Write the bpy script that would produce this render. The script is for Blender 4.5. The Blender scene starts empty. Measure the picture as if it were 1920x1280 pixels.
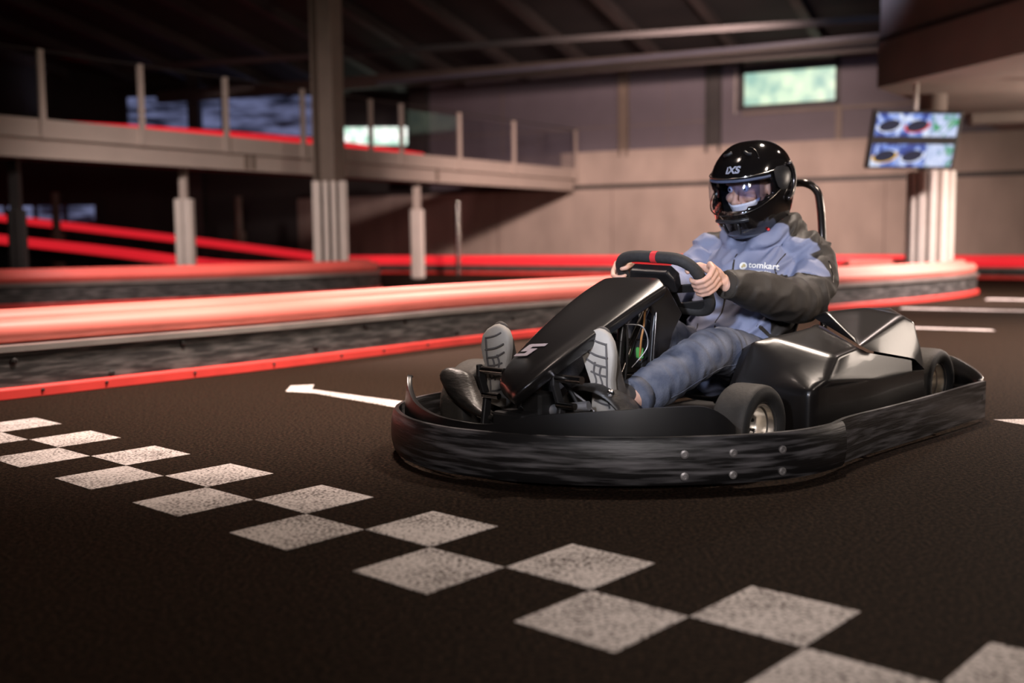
import bpy, bmesh, math, random
from mathutils import Vector, Matrix, noise
from mathutils.bvhtree import BVHTree

random.seed(7)
S = bpy.context.scene
COL = S.collection
R = math.radians

# ------------------------------------------------------------------ camera, world, lights, exposure
cam_d = bpy.data.cameras.new('camera')
cam = bpy.data.objects.new('camera', cam_d)
COL.objects.link(cam)
cam_d.sensor_width = 36.0
cam_d.lens = 1995.0 / 1920.0 * 36.0
cam_d.clip_start = 0.05
cam_d.clip_end = 200
cp, sp = math.cos(0.0964), math.sin(0.0964)
fw = Vector((0, cp, -sp)); up0 = Vector((0, sp, cp)); rt0 = Vector((1, 0, 0))
cr, sr = math.cos(-0.0095), math.sin(-0.0095)
rt = rt0 * cr + up0 * sr
up = -rt0 * sr + up0 * cr
cam.matrix_world = Matrix(((rt.x, up.x, -fw.x, 0), (rt.y, up.y, -fw.y, 0), (rt.z, up.z, -fw.z, 0.7599), (0, 0, 0, 1)))
cam_d.dof.use_dof = True
cam_d.dof.focus_distance = 3.65
cam_d.dof.aperture_fstop = 1.35
S.camera = cam

S.view_settings.view_transform = 'Standard'
S.view_settings.look = 'None'
S.view_settings.gamma = 1.0
S.view_settings.use_curve_mapping = False
S.view_settings.exposure = 0.0

world = bpy.data.worlds.new('world')
S.world = world
world.use_nodes = True
world.node_tree.nodes['Background'].inputs[0].default_value = (0.55, 0.5, 0.5, 1)
world.node_tree.nodes['Background'].inputs[1].default_value = 0.015


def lamp(name, kind, loc, target, energy, color, size=0.5, spot=None, blend=0.6, size_y=None):
    d = bpy.data.lights.new(name, kind)
    d.energy = energy
    d.color = color
    if kind == 'AREA':
        d.shape = 'RECTANGLE'
        d.size = size
        d.size_y = size_y or size
    else:
        d.shadow_soft_size = size
    if kind == 'SPOT':
        d.spot_size = R(spot)
        d.spot_blend = blend
    o = bpy.data.objects.new(name, d)
    COL.objects.link(o)
    o.location = loc
    o.rotation_euler = (Vector(target) - Vector(loc)).to_track_quat('-Z', 'Y').to_euler()
    return o


WARM = (1.0, 0.83, 0.70)
COOL = (0.76, 0.82, 1.0)
ROSE = (1.0, 0.80, 0.76)
lamp('hall_lamp_above_kart', 'AREA', (1.8, 5.7, 4.4), (1.6, 5.2, 0), 200, WARM, 0.35)
lamp('hall_lamp_barrier', 'SPOT', (-2.6, 8.9, 4.3), (0.2, 9.0, 0.3), 5200, ROSE, 0.2, 76, 1.0)
lamp('fill_floor_left', 'SPOT', (-0.7, 5.0, 3.9), (-0.8, 5.3, 0.0), 2000, (1.0, 0.80, 0.70), 0.3, 68, 1.0)  # unseen spot added to brighten the floor around the arrow
lamp('fill_barrier_board', 'SPOT', (-1.8, 5.9, 3.9), (0.3, 8.2, 0.2), 2100, ROSE, 0.3, 60, 1.0)  # added out of view to light the barrier board and tube
lamp('hall_lamp_tube_left', 'SPOT', (-2.9, 3.9, 3.4), (-2.6, 5.9, 0.3), 420, ROSE, 0.3, 60, 1.0)
lamp('fill_floor_right', 'SPOT', (5.2, 6.8, 4.3), (4.0, 6.8, 0.0), 3400, (1.0, 0.80, 0.72), 0.3, 88, 1.0)  # unseen, added to lift the floor to the right of the kart
lamp('hall_lamp_island', 'SPOT', (-4.0, 10.5, 3.4), (-3.4, 14.5, 0.5), 1000, ROSE, 0.3, 95, 1.0)
lamp('hall_lamp_loop', 'SPOT', (5.6, 11.0, 2.52), (4.6, 12.7, 0.2), 1500, ROSE, 0.15, 105, 0.9)
lamp('gallery_lamp', 'POINT', (8.2, 12.6, 1.5), (7, 12, 0), 420, WARM, 0.2)
lamp('floodlight_front', 'SPOT', (-0.9, 0.4, 1.6), (0.75, 4.15, 0.60), 760, COOL, 0.12, 24, 0.9)
lamp('fill_bumper', 'SPOT', (0.4, -1.2, 1.7), (0.5, 3.1, 0.12), 320, (1.0, 0.92, 0.9), 0.3, 34, 1.0)  # added fill from behind the camera for the dark bumper front
lamp('softbox_side', 'AREA', (5.2, 5.4, 1.25), (1.6, 4.2, 0.4), 26, WARM, 1.3, size_y=0.6)  # unseen soft light added so the pod sides catch a reflection
lamp('floodlight_driver', 'SPOT', (3.4, 2.0, 2.7), (0.95, 4.2, 0.65), 420, WARM, 0.12, 26, 0.9)
lamp('hall_lamp_wall', 'SPOT', (2.6, 15.0, 4.4), (3.2, 22.4, 0.0), 4300, (1.0, 0.70, 0.62), 0.3, 100, 0.9)
lamp('fill_wall_left', 'SPOT', (-0.5, 13.5, 3.6), (0.3, 24.0, 2.2), 500, (1.0, 0.78, 0.72), 0.3, 60, 0.9)  # added out of view to brighten the wall behind the railing
lamp('hall_lamp_walkway', 'SPOT', (-3.0, 9.6, 3.6), (-4.2, 17.0, 2.2), 260, WARM, 0.3, 70, 1.0)
lamp('hall_lamp_far', 'SPOT', (-5.5, 18.5, 3.9), (-5.5, 24.0, 0.5), 120, (1.0, 0.45, 0.42), 0.3, 140, 0.9)
lamp('roof_fill', 'SPOT', (3.6, 12.0, 3.2), (4.2, 15.5, 5.4), 420, (0.6, 0.68, 1.0), 0.3, 75, 1.0)  # unseen cool spot aimed upward, added to tint the roof blue

# ------------------------------------------------------------------ helpers
MATS = {}


def mat(name, col, rough=0.5, metal=0.0, var=0.0, vscale=8.0, bump=0.0, bscale=40.0, stretch=(1, 1, 1), col2=None,
        coat=0.0, emit=None, estr=1.0, spec=0.5, detail=4.0, rvar=0.0, contrast=None):
    if name in MATS:
        return MATS[name]
    m = bpy.data.materials.new(name)
    m.use_nodes = True
    nt = m.node_tree
    b = nt.nodes['Principled BSDF']
    b.inputs['Base Color'].default_value = (*col, 1)
    b.inputs['Roughness'].default_value = rough
    b.inputs['Metallic'].default_value = metal
    b.inputs['Coat Weight'].default_value = coat
    b.inputs['Coat Roughness'].default_value = 0.08
    b.inputs['Specular IOR Level'].default_value = spec
    if emit:
        b.inputs['Emission Color'].default_value = (*emit, 1)
        b.inputs['Emission Strength'].default_value = estr
    tc = nt.nodes.new('ShaderNodeTexCoord')
    mp = nt.nodes.new('ShaderNodeMapping')
    mp.inputs['Scale'].default_value = stretch
    nt.links.new(tc.outputs['Object'], mp.inputs['Vector'])
    if var or col2:
        n = nt.nodes.new('ShaderNodeTexNoise')
        n.inputs['Scale'].default_value = vscale
        n.inputs['Detail'].default_value = detail
        nt.links.new(mp.outputs[0], n.inputs['Vector'])
        rmp = nt.nodes.new('ShaderNodeValToRGB')
        lo, hi = contrast or (0.3, 0.7)
        rmp.color_ramp.elements[0].position = lo
        rmp.color_ramp.elements[1].position = hi
        c2 = col2 or tuple(min(1, c * (1 + var)) for c in col)
        c1 = col if col2 else tuple(c * (1 - var) for c in col)
        rmp.color_ramp.elements[0].color = (*c1, 1)
        rmp.color_ramp.elements[1].color = (*c2, 1)
        nt.links.new(n.outputs['Fac'], rmp.inputs[0])
        nt.links.new(rmp.outputs[0], b.inputs['Base Color'])
        if rvar:
            mr = nt.nodes.new('ShaderNodeMapRange')
            mr.inputs['To Min'].default_value = max(0.02, rough - rvar)
            mr.inputs['To Max'].default_value = min(1, rough + rvar)
            nt.links.new(n.outputs['Fac'], mr.inputs['Value'])
            nt.links.new(mr.outputs[0], b.inputs['Roughness'])
    if bump:
        n2 = nt.nodes.new('ShaderNodeTexNoise')
        n2.inputs['Scale'].default_value = bscale
        n2.inputs['Detail'].default_value = 5
        nt.links.new(mp.outputs[0], n2.inputs['Vector'])
        bp = nt.nodes.new('ShaderNodeBump')
        bp.inputs['Strength'].default_value = bump
        bp.inputs['Distance'].default_value = 0.01
        nt.links.new(n2.outputs['Fac'], bp.inputs['Height'])
        nt.links.new(bp.outputs[0], b.inputs['Normal'])
    MATS[name] = m
    return m


def mesh(name, bm, m, parent=None, smooth=False, autosm=None):
    """links one bmesh as one object"""
    bmesh.ops.recalc_face_normals(bm, faces=bm.faces)
    me = bpy.data.meshes.new(name)
    if smooth:
        for f in bm.faces:
            f.smooth = True
    bm.to_mesh(me)
    bm.free()
    o = bpy.data.objects.new(name, me)
    if isinstance(m, (list, tuple)):
        for mm in m:
            me.materials.append(mm)
    else:
        me.materials.append(m)
    COL.objects.link(o)
    if parent is not None:
        o.parent = parent
    if autosm is not None:
        smooth_by_angle(me, autosm)
    return o


def smooth_by_angle(me, deg):
    bm = bmesh.new()
    bm.from_mesh(me)
    for f in bm.faces:
        f.smooth = True
    for e in bm.edges:
        if len(e.link_faces) == 2:
            e.smooth = e.calc_face_angle(0) < R(deg)
    bm.to_mesh(me)
    bm.free()


def bevel(o, w, seg=2, ang=30):
    md = o.modifiers.new('bevel', 'BEVEL')
    md.width = w
    md.segments = seg
    md.limit_method = 'ANGLE'
    md.angle_limit = R(ang)
    md.harden_normals = False
    return o


def subsurf(o, lv=2):
    md = o.modifiers.new('subsurf', 'SUBSURF')
    md.levels = lv
    md.render_levels = lv
    return o


def solid(o, t, off=-1):
    md = o.modifiers.new('solidify', 'SOLIDIFY')
    md.thickness = t
    md.offset = off
    return o


def thing(name, label, cat, loc=(0, 0, 0), rz=0.0, group=None):
    o = bpy.data.objects.new(name, None)
    o.empty_display_size = 0.1
    COL.objects.link(o)
    o.location = loc
    o.rotation_euler = (0, 0, rz)
    return tag(o, label, cat, group)


def tag(o, label, cat, group=None):
    o['label'] = label
    o['category'] = cat
    if group:
        o['group'] = group
    return o


def struct(o, label=None, cat=None):
    o['kind'] = 'structure'
    if label:
        o['label'] = label
    if cat:
        o['category'] = cat
    return o


def box(bm, lo, hi, M=None):
    vs = []
    for x in (lo[0], hi[0]):
        for y in (lo[1], hi[1]):
            for z in (lo[2], hi[2]):
                v = Vector((x, y, z))
                vs.append(bm.verts.new(M @ v if M else v))
    for f in ((0, 1, 3, 2), (4, 6, 7, 5), (0, 4, 5, 1), (2, 3, 7, 6), (0, 2, 6, 4), (1, 5, 7, 3)):
        bm.faces.new([vs[i] for i in f])
    return vs


def BM():
    return bmesh.new()


def prism(bm, pts, d):
    """closed polygon of 3-D points pushed along vector d"""
    d = Vector(d)
    a = [bm.verts.new(Vector(p)) for p in pts]
    b = [bm.verts.new(Vector(p) + d) for p in pts]
    n = len(pts)
    bm.faces.new(a)
    bm.faces.new(list(reversed(b)))
    for i in range(n):
        bm.faces.new((a[i], b[i], b[(i + 1) % n], a[(i + 1) % n]))


def frames(pts):
    pts = [Vector(p) for p in pts]
    T = []
    for i in range(len(pts)):
        a = pts[max(0, i - 1)]
        b = pts[min(len(pts) - 1, i + 1)]
        T.append((b - a).normalized())
    ref = Vector((0, 0, 1)) if abs(T[0].z) < 0.9 else Vector((0, 1, 0))
    out = []
    n = (ref - T[0] * ref.dot(T[0])).normalized()
    for t in T:
        n = (n - t * n.dot(t)).normalized()
        out.append((t, n, t.cross(n)))
    return pts, out


def tube(bm, pts, rad, seg=12, cap=True, round_end=False):
    """sweep; rad is a number or list of numbers / (r_normal, r_binormal)"""
    P, F = frames(pts)
    if not isinstance(rad, (list, tuple)):
        rad = [rad] * len(P)
    rings = []

    def ring(c, n, b, r1, r2):
        return [bm.verts.new(c + n * (r1 * math.cos(2 * math.pi * k / seg)) + b * (r2 * math.sin(2 * math.pi * k / seg)))
                for k in range(seg)]
    rr = [(r, r) if not isinstance(r, (list, tuple)) else r for r in rad]
    if round_end:
        t, n, b = F[0]
        for q in (0.0, 0.35, 0.7):
            a = math.acos(q) if q else math.pi / 2
            s_ = math.cos(math.pi / 2 * (1 - (q + 0.25)))
            rings.append(ring(P[0] - t * (max(rr[0]) * (1 - (q + 0.25)) * 0.9), n, b, rr[0][0] * math.sin(math.pi / 2 * (q + 0.25)), rr[0][1] * math.sin(math.pi / 2 * (q + 0.25))))
    for c, (t, n, b), r in zip(P, F, rr):
        rings.append(ring(c, n, b, *r))
    if round_end:
        t, n, b = F[-1]
        for q in (0.7, 0.35, 0.0):
            rings.append(ring(P[-1] + t * (max(rr[-1]) * (1 - (q + 0.25)) * 0.9), n, b, rr[-1][0] * math.sin(math.pi / 2 * (q + 0.25)), rr[-1][1] * math.sin(math.pi / 2 * (q + 0.25))))
    for a, b in zip(rings, rings[1:]):
        for k in range(seg):
            bm.faces.new((a[k], a[(k + 1) % seg], b[(k + 1) % seg], b[k]))
    if cap:
        bm.faces.new(list(reversed(rings[0])))
        bm.faces.new(rings[-1])


def catmull(pts, n=8, closed=False):
    P = [Vector(p) for p in pts]
    out = []
    N = len(P)
    rng = range(N if closed else N - 1)
    for i in rng:
        if closed:
            p0, p1, p2, p3 = P[(i - 1) % N], P[i], P[(i + 1) % N], P[(i + 2) % N]
        else:
            p0, p1, p2, p3 = P[max(0, i - 1)], P[i], P[i + 1], P[min(N - 1, i + 2)]
        for k in range(n):
            t = k / n
            out.append(0.5 * ((2 * p1) + (p2 - p0) * t + (2 * p0 - 5 * p1 + 4 * p2 - p3) * t * t + (3 * p1 - p0 - 3 * p2 + p3) * t ** 3))
    if not closed:
        out.append(P[-1].copy())
    return out


def sweep2d(bm, path, profile, closed_profile=True, cap=True, zof=None):
    """profile points (out, z) swept along a plan path of (x, y); 'out' is to the right-hand normal of travel"""
    P = [Vector((p[0], p[1], 0)) for p in path]
    base = [(p[2] if len(p) > 2 else 0.0) for p in path]
    rings = []
    for i, p in enumerate(P):
        a = P[max(0, i - 1)]
        b = P[min(len(P) - 1, i + 1)]
        t = (b - a).normalized()
        nr = Vector((t.y, -t.x, 0))
        ring = []
        for j, (o, z) in enumerate(profile):
            zz = zof(i, j, z) if zof else z
            ring.append(bm.verts.new(p + nr * o + Vector((0, 0, zz + base[i]))))
        rings.append(ring)
    n = len(profile)
    for a, b in zip(rings, rings[1:]):
        for k in range(n if closed_profile else n - 1):
            bm.faces.new((a[k], a[(k + 1) % n], b[(k + 1) % n], b[k]))
    if cap and closed_profile:
        bm.faces.new(list(reversed(rings[0])))
        bm.faces.new(rings[-1])
    return rings


def lathe(bm, prof, seg=32, M=None, closed=False):
    """profile of (r, h) about local Z"""
    rings = []
    for r, h in prof:
        ring = []
        for k in range(seg):
            a = 2 * math.pi * k / seg
            v = Vector((r * math.cos(a), r * math.sin(a), h))
            ring.append(bm.verts.new(M @ v if M else v))
        rings.append(ring)
    pairs = list(zip(rings, rings[1:]))
    if closed:
        pairs.append((rings[-1], rings[0]))
    for a, b in pairs:
        for k in range(seg):
            bm.faces.new((a[k], a[(k + 1) % seg], b[(k + 1) % seg], b[k]))
    if not closed:
        bm.faces.new(list(reversed(rings[0])))
        bm.faces.new(rings[-1])


def axis_matrix(origin, zdir, xhint=(0, 0, 1)):
    z = Vector(zdir).normalized()
    x = Vector(xhint)
    x = (x - z * x.dot(z)).normalized()
    y = z.cross(x)
    o = Vector(origin)
    return Matrix(((x.x, y.x, z.x, o.x), (x.y, y.y, z.y, o.y), (x.z, y.z, z.z, o.z), (0, 0, 0, 1)))


def bolt(name, p, nrm, r, m, parent, h=0.004):
    bm = BM()
    M = axis_matrix(p, nrm)
    lathe(bm, [(r, -h), (r, h * 0.6), (r * 0.62, h), (r * 0.6, h * 0.2), (r * 0.35, h * 0.2), (r * 0.3, h * 0.9)], 16, M)
    return mesh(name, bm, m, parent, autosm=40)


def fuse(o, voxel, smooth=4, factor=0.5):
    """melts the pieces of one body into one continuous surface"""
    md = o.modifiers.new('remesh', 'REMESH')
    md.mode = 'VOXEL'
    md.voxel_size = voxel
    md.use_smooth_shade = True
    if smooth:
        ms = o.modifiers.new('smooth', 'SMOOTH')
        ms.iterations = smooth
        ms.factor = factor
    dg = bpy.context.evaluated_depsgraph_get()
    dg.update()
    me = bpy.data.meshes.new_from_object(o.evaluated_get(dg))
    o.modifiers.clear()
    mats_ = list(o.data.materials)
    o.data = me
    me.materials.clear()
    for m in mats_:
        me.materials.append(m)
    for p in me.polygons:
        p.use_smooth = True
    return o


def text_mesh(s, size, extr=0.0, bold_off=0.0):
    cu = bpy.data.curves.new('text', 'FONT')
    cu.body = s
    cu.size = size
    cu.offset = bold_off
    cu.align_x = 'CENTER'
    cu.align_y = 'CENTER'
    cu.resolution_u = 4
    o = bpy.data.objects.new('text', cu)
    COL.objects.link(o)
    dg = bpy.context.evaluated_depsgraph_get()
    dg.update()
    me = bpy.data.meshes.new_from_object(o.evaluated_get(dg))
    bpy.data.objects.remove(o)
    bpy.data.curves.remove(cu)
    bm = BM()
    bm.from_mesh(me)
    bpy.data.meshes.remove(me)
    bmesh.ops.triangulate(bm, faces=bm.faces)
    bmesh.ops.subdivide_edges(bm, edges=[e for e in bm.edges if e.calc_length() > size * 0.25], cuts=2)
    return bm


def project(bm, M, bvh, d, lift):
    """places flat artwork (x right, y up) on a surface by pressing it along d"""
    d = Vector(d).normalized()
    for v in list(bm.verts):
        p = M @ Vector((v.co.x, v.co.y, 0))
        hit = bvh.ray_cast(p - d * 0.25, d)
        if hit[0] is not None:
            v.co = hit[0] - d * lift
        else:
            v.co = p
    return bm


# ------------------------------------------------------------------ materials
M_ = {}
asphalt = mat('asphalt', (0.009, 0.0056, 0.0037), 0.8, col2=(0.062, 0.038, 0.024), vscale=85, bump=0.8, bscale=200, detail=8, spec=0.05, contrast=(0.42, 0.78))
red_tube = mat('red_tube', (0.88, 0.15, 0.12), 0.45, var=0.06, vscale=2, bump=0.05, bscale=12)
overexposed_tube = mat('overexposed_tube', (0.90, 0.23, 0.185), 0.45, var=0.05, vscale=2, bump=0.05, bscale=12)  # overexposure of the brightly lit near tube put into a paler red
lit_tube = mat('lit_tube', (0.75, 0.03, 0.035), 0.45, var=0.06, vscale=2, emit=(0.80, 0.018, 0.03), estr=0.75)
red_kerb = mat('red_kerb', (0.72, 0.055, 0.045), 0.45, var=0.1, vscale=6)
board = mat('scuffed_board', (0.018, 0.017, 0.017), 0.6, col2=(0.16, 0.15, 0.145), vscale=5, stretch=(1.2, 1.2, 9), detail=9, contrast=(0.42, 0.78))
steel = mat('rail_steel', (0.38, 0.35, 0.33), 0.4, metal=0.7, var=0.15, vscale=4)
galv = mat('walkway_steel', (0.40, 0.34, 0.30), 0.6, metal=0.1, var=0.06, vscale=2)
concrete = mat('concrete', (0.36, 0.30, 0.26), 0.85, var=0.16, vscale=1.6, bump=0.25, bscale=9, detail=8, stretch=(1, 1, 0.5))
dark_concrete = mat('dark_concrete', (0.22, 0.175, 0.155), 0.85, var=0.15, vscale=1.2, bump=0.2, bscale=8, detail=8)
panel_grey = mat('panel_grey', (0.115, 0.10, 0.120), 0.6, var=0.05, vscale=2)
dark_steel = mat('dark_steel', (0.030, 0.027, 0.026), 0.55, var=0.2, vscale=3)
brown_steel = mat('brown_steel', (0.16, 0.125, 0.10), 0.55, var=0.1, vscale=3)
joist_steel = mat('joist_steel', (0.050, 0.040, 0.038), 0.6, var=0.2, vscale=2)
eaves_steel = mat('eaves_steel', (0.060, 0.047, 0.040), 0.6, var=0.1, vscale=2)
pipe_grey = mat('pipe_grey', (0.06, 0.06, 0.085), 0.5, var=0.1, vscale=2)
roof_dark = mat('roof_dark', (0.024, 0.021, 0.021), 0.8, var=0.2, vscale=1)
pad_white = mat('pad_white', (0.62, 0.56, 0.51), 0.6, var=0.05, vscale=3)
black_plastic = mat('black_plastic', (0.012, 0.011, 0.011), 0.33, var=0.2, vscale=6, spec=0.5)
guard_plastic = mat('guard_plastic', (0.040, 0.035, 0.031), 0.42, var=0.35, vscale=25, stretch=(1, 1, 3), bump=0.15, bscale=60)
black_matte = mat('black_matte', (0.012, 0.011, 0.011), 0.6, var=0.2, vscale=6)
cover_black = mat('cover_black', (0.010, 0.0085, 0.008), 0.30, var=0.12, vscale=3, coat=0.2, bump=0.02, bscale=30)
scuffed = mat('scuffed_plastic', (0.012, 0.011, 0.0115), 0.42, col2=(0.20, 0.19, 0.20), vscale=8, stretch=(0.55, 0.55, 7), detail=12, contrast=(0.47, 0.76), rvar=0.15, bump=0.15, bscale=25)
rubber = mat('rubber', (0.020, 0.018, 0.016), 0.62, var=0.25, vscale=14, bump=0.1, bscale=60)
tread = mat('tread', (0.050, 0.042, 0.034), 0.68, var=0.2, vscale=20, bump=0.15, bscale=90)
alloy = mat('alloy', (0.82, 0.77, 0.70), 0.3, metal=1.0, var=0.06, vscale=6)
chrome = mat('chrome', (0.55, 0.52, 0.5), 0.2, metal=1.0, var=0.05, vscale=6)
dark_chrome = mat('dark_chrome', (0.10, 0.09, 0.085), 0.22, metal=0.9, var=0.1, vscale=10)
zinc = mat('zinc', (0.40, 0.38, 0.38), 0.45, metal=0.6, var=0.15, vscale=40)
grip = mat('grip', (0.022, 0.020, 0.019), 0.75, var=0.2, vscale=60, bump=0.2, bscale=300)
red_mark = mat('red_mark', (0.60, 0.03, 0.035), 0.5, var=0.05, vscale=20)
num_paint = mat('number_paint', (0.36, 0.30, 0.31), 0.5, var=0.08, vscale=60)
jacket_black = mat('jacket_black', (0.034, 0.028, 0.022), 0.75, var=0.15, vscale=9, bump=0.06, bscale=160, spec=0.2)
jacket_cloth = mat('jacket_cloth', (0.112, 0.124, 0.182), 0.6, bump=0.06, bscale=160, spec=0.4)
_nt = jacket_cloth.node_tree
_at = _nt.nodes.new('ShaderNodeAttribute')
_at.attribute_name = 'black_panel'
_rp = _nt.nodes.new('ShaderNodeValToRGB')
_rp.color_ramp.elements[0].position = 0.47
_rp.color_ramp.elements[0].color = (0.185, 0.205, 0.300, 1)
_rp.color_ramp.elements[1].position = 0.53
_rp.color_ramp.elements[1].color = (0.026, 0.0205, 0.016, 1)
_nt.links.new(_at.outputs['Fac'], _rp.inputs[0])
_nt.links.new(_rp.outputs[0], _nt.nodes['Principled BSDF'].inputs['Base Color'])
denim = mat('denim', (0.045, 0.055, 0.088), 0.85, col2=(0.185, 0.19, 0.22), vscale=11, detail=6, bump=0.25, bscale=190, contrast=(0.35, 0.75))
skin = mat('skin', (0.62, 0.36, 0.26), 0.5, var=0.08, vscale=18, bump=0.05, bscale=120)
skin.node_tree.nodes['Principled BSDF'].inputs['Subsurface Weight'].default_value = 0.12
skin.node_tree.nodes['Principled BSDF'].inputs['Subsurface Radius'].default_value = (0.012, 0.004, 0.002)
sole_mat = mat('sole', (0.40, 0.36, 0.31), 0.7, var=0.10, vscale=14, bump=0.1, bscale=60)
sole_groove = mat('sole_groove', (0.10, 0.09, 0.085), 0.8, var=0.1, vscale=10)
shoe_mat = mat('shoe', (0.075, 0.062, 0.052), 0.6, var=0.2, vscale=18, bump=0.15, bscale=80)
helmet_black = mat('helmet_black', (0.006, 0.005, 0.005), 0.10, var=0.1, vscale=2, coat=1.0)
helmet_trim = mat('helmet_trim', (0.020, 0.020, 0.022), 0.35, var=0.1, vscale=20)
logo_grey = mat('logo_grey', (0.32, 0.34, 0.42), 0.4, var=0.05, vscale=30)
logo_white = mat('logo_white', (0.80, 0.80, 0.76), 0.5, var=0.02, vscale=30)
logo_gold = mat('logo_gold', (0.55, 0.45, 0.22), 0.5, var=0.02, vscale=30)
cloth_white = mat('cloth_white', (0.75, 0.76, 0.82), 0.8, var=0.04, vscale=10)


def paint_material():
    m = bpy.data.materials.new('road_paint')
    m.use_nodes = True
    nt = m.node_tree
    b = nt.nodes['Principled BSDF']
    tc = nt.nodes.new('ShaderNodeTexCoord')
    n1 = nt.nodes.new('ShaderNodeTexNoise')
    n1.inputs['Scale'].default_value = 105
    n1.inputs['Detail'].default_value = 3
    n2 = nt.nodes.new('ShaderNodeTexNoise')
    n2.inputs['Scale'].default_value = 5
    n2.inputs['Detail'].default_value = 3
    for n in (n1, n2):
        nt.links.new(tc.outputs['Object'], n.inputs['Vector'])
    ad = nt.nodes.new('ShaderNodeMath')
    ad.operation = 'MULTIPLY_ADD'
    ad.inputs[1].default_value = 0.35
    nt.links.new(n2.outputs['Fac'], ad.inputs[0])
    nt.links.new(n1.outputs['Fac'], ad.inputs[2])
    rp = nt.nodes.new('ShaderNodeValToRGB')
    rp.color_ramp.elements[0].position = 0.54
    rp.color_ramp.elements[0].color = (0.10, 0.08, 0.07, 1)
    rp.color_ramp.elements[1].position = 0.72
    rp.color_ramp.elements[1].color = (0.66, 0.59, 0.56, 1)
    nt.links.new(ad.outputs[0], rp.inputs[0])
    nt.links.new(rp.outputs[0], b.inputs['Base Color'])
    b.inputs['Roughness'].default_value = 0.8
    bp = nt.nodes.new('ShaderNodeBump')
    bp.inputs['Strength'].default_value = 0.4
    bp.inputs['Distance'].default_value = 0.003
    nt.links.new(n1.outputs['Fac'], bp.inputs['Height'])
    nt.links.new(bp.outputs[0], b.inputs['Normal'])
    return m


paint = paint_material()


def glass_material(name, tint, refl=0.06, alpha=0.88):
    m = bpy.data.materials.new(name)
    m.use_nodes = True
    nt = m.node_tree
    nt.nodes.clear()
    out = nt.nodes.new('ShaderNodeOutputMaterial')
    tr = nt.nodes.new('ShaderNodeBsdfTransparent')
    tr.inputs[0].default_value = (*tint, 1)
    gl = nt.nodes.new('ShaderNodeBsdfGlossy')
    gl.inputs['Roughness'].default_value = 0.06
    lw = nt.nodes.new('ShaderNodeLayerWeight')
    lw.inputs['Blend'].default_value = 0.5
    pw = nt.nodes.new('ShaderNodeMath')
    pw.operation = 'POWER'
    pw.inputs[1].default_value = 4.0
    nt.links.new(lw.outputs['Facing'], pw.inputs[0])
    fr = nt.nodes.new('ShaderNodeMath')
    fr.operation = 'MULTIPLY_ADD'
    fr.inputs[1].default_value = 0.6
    fr.inputs[2].default_value = refl
    nt.links.new(pw.outputs[0], fr.inputs[0])
    mx = nt.nodes.new('ShaderNodeMixShader')
    nt.links.new(fr.outputs[0], mx.inputs[0])
    nt.links.new(tr.outputs[0], mx.inputs[1])
    nt.links.new(gl.outputs[0], mx.inputs[2])
    nt.links.new(mx.outputs[0], out.inputs[0])
    return m


visor_glass = glass_material('visor_glass', (0.90, 0.92, 0.97), 0.10)
sun_glass = glass_material('sun_visor_glass', (0.55, 0.62, 0.85), 0.08)
rail_glass = glass_material('railing_glass', (0.90, 0.90, 0.92), 0.02)


def window_material(name, c1, c2, strength, scale, stretch=(1, 1, 1)):
    m = bpy.data.materials.new(name)
    m.use_nodes = True
    nt = m.node_tree
    b = nt.nodes['Principled BSDF']
    b.inputs['Base Color'].default_value = (0.02, 0.02, 0.02, 1)
    b.inputs['Roughness'].default_value = 0.3
    tc = nt.nodes.new('ShaderNodeTexCoord')
    n = nt.nodes.new('ShaderNodeTexNoise')
    n.inputs['Scale'].default_value = scale
    n.inputs['Detail'].default_value = 4
    mp = nt.nodes.new('ShaderNodeMapping')
    mp.inputs['Scale'].default_value = stretch
    nt.links.new(tc.outputs['Object'], mp.inputs[0])
    nt.links.new(mp.outputs[0], n.inputs['Vector'])
    rp = nt.nodes.new('ShaderNodeValToRGB')
    rp.color_ramp.elements[0].position = 0.35
    rp.color_ramp.elements[0].color = (*c1, 1)
    rp.color_ramp.elements[1].position = 0.65
    rp.color_ramp.elements[1].color = (*c2, 1)
    nt.links.new(n.outputs['Fac'], rp.inputs[0])
    nt.links.new(rp.outputs[0], b.inputs['Emission Color'])
    b.inputs['Emission Strength'].default_value = strength
    return m


garden_glass = window_material('garden_window', (0.30, 0.52, 0.44), (0.75, 0.92, 0.66), 1.15, 3)
bright_glass = window_material('bright_window', (0.35, 0.6, 0.45), (1.0, 1.0, 0.9), 2.0, 5)
blue_glass = window_material('dusk_window', (0.003, 0.004, 0.010), (0.16, 0.18, 0.32), 1.0, 1.3, (1, 1, 5))

# ------------------------------------------------------------------ the hall
bm = BM()
box(bm, (-30, -6, -0.2), (24, 32, 0.0))
struct(mesh('floor', bm, asphalt), 'dark brown asphalt track floor of the hall', 'floor')

WT = Vector((0.8822, -0.4708, 0)); WN = Vector((0.4708, 0.8822, 0)); W0 = Vector((1.45, 25.15, 0))
WM = Matrix(((WT.x, WN.x, 0, W0.x), (WT.y, WN.y, 0, W0.y), (0, 0, 1, 0), (0, 0, 0, 1)))   # s along the wall, n behind it, z up


def on_wall(name, boxes, m, parent=None, bev=0):
    bm = BM()
    for lo, hi in boxes:
        box(bm, lo, hi, WM)
    o = mesh(name, bm, m, parent)
    if bev:
        bevel(o, bev)
    return o


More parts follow.
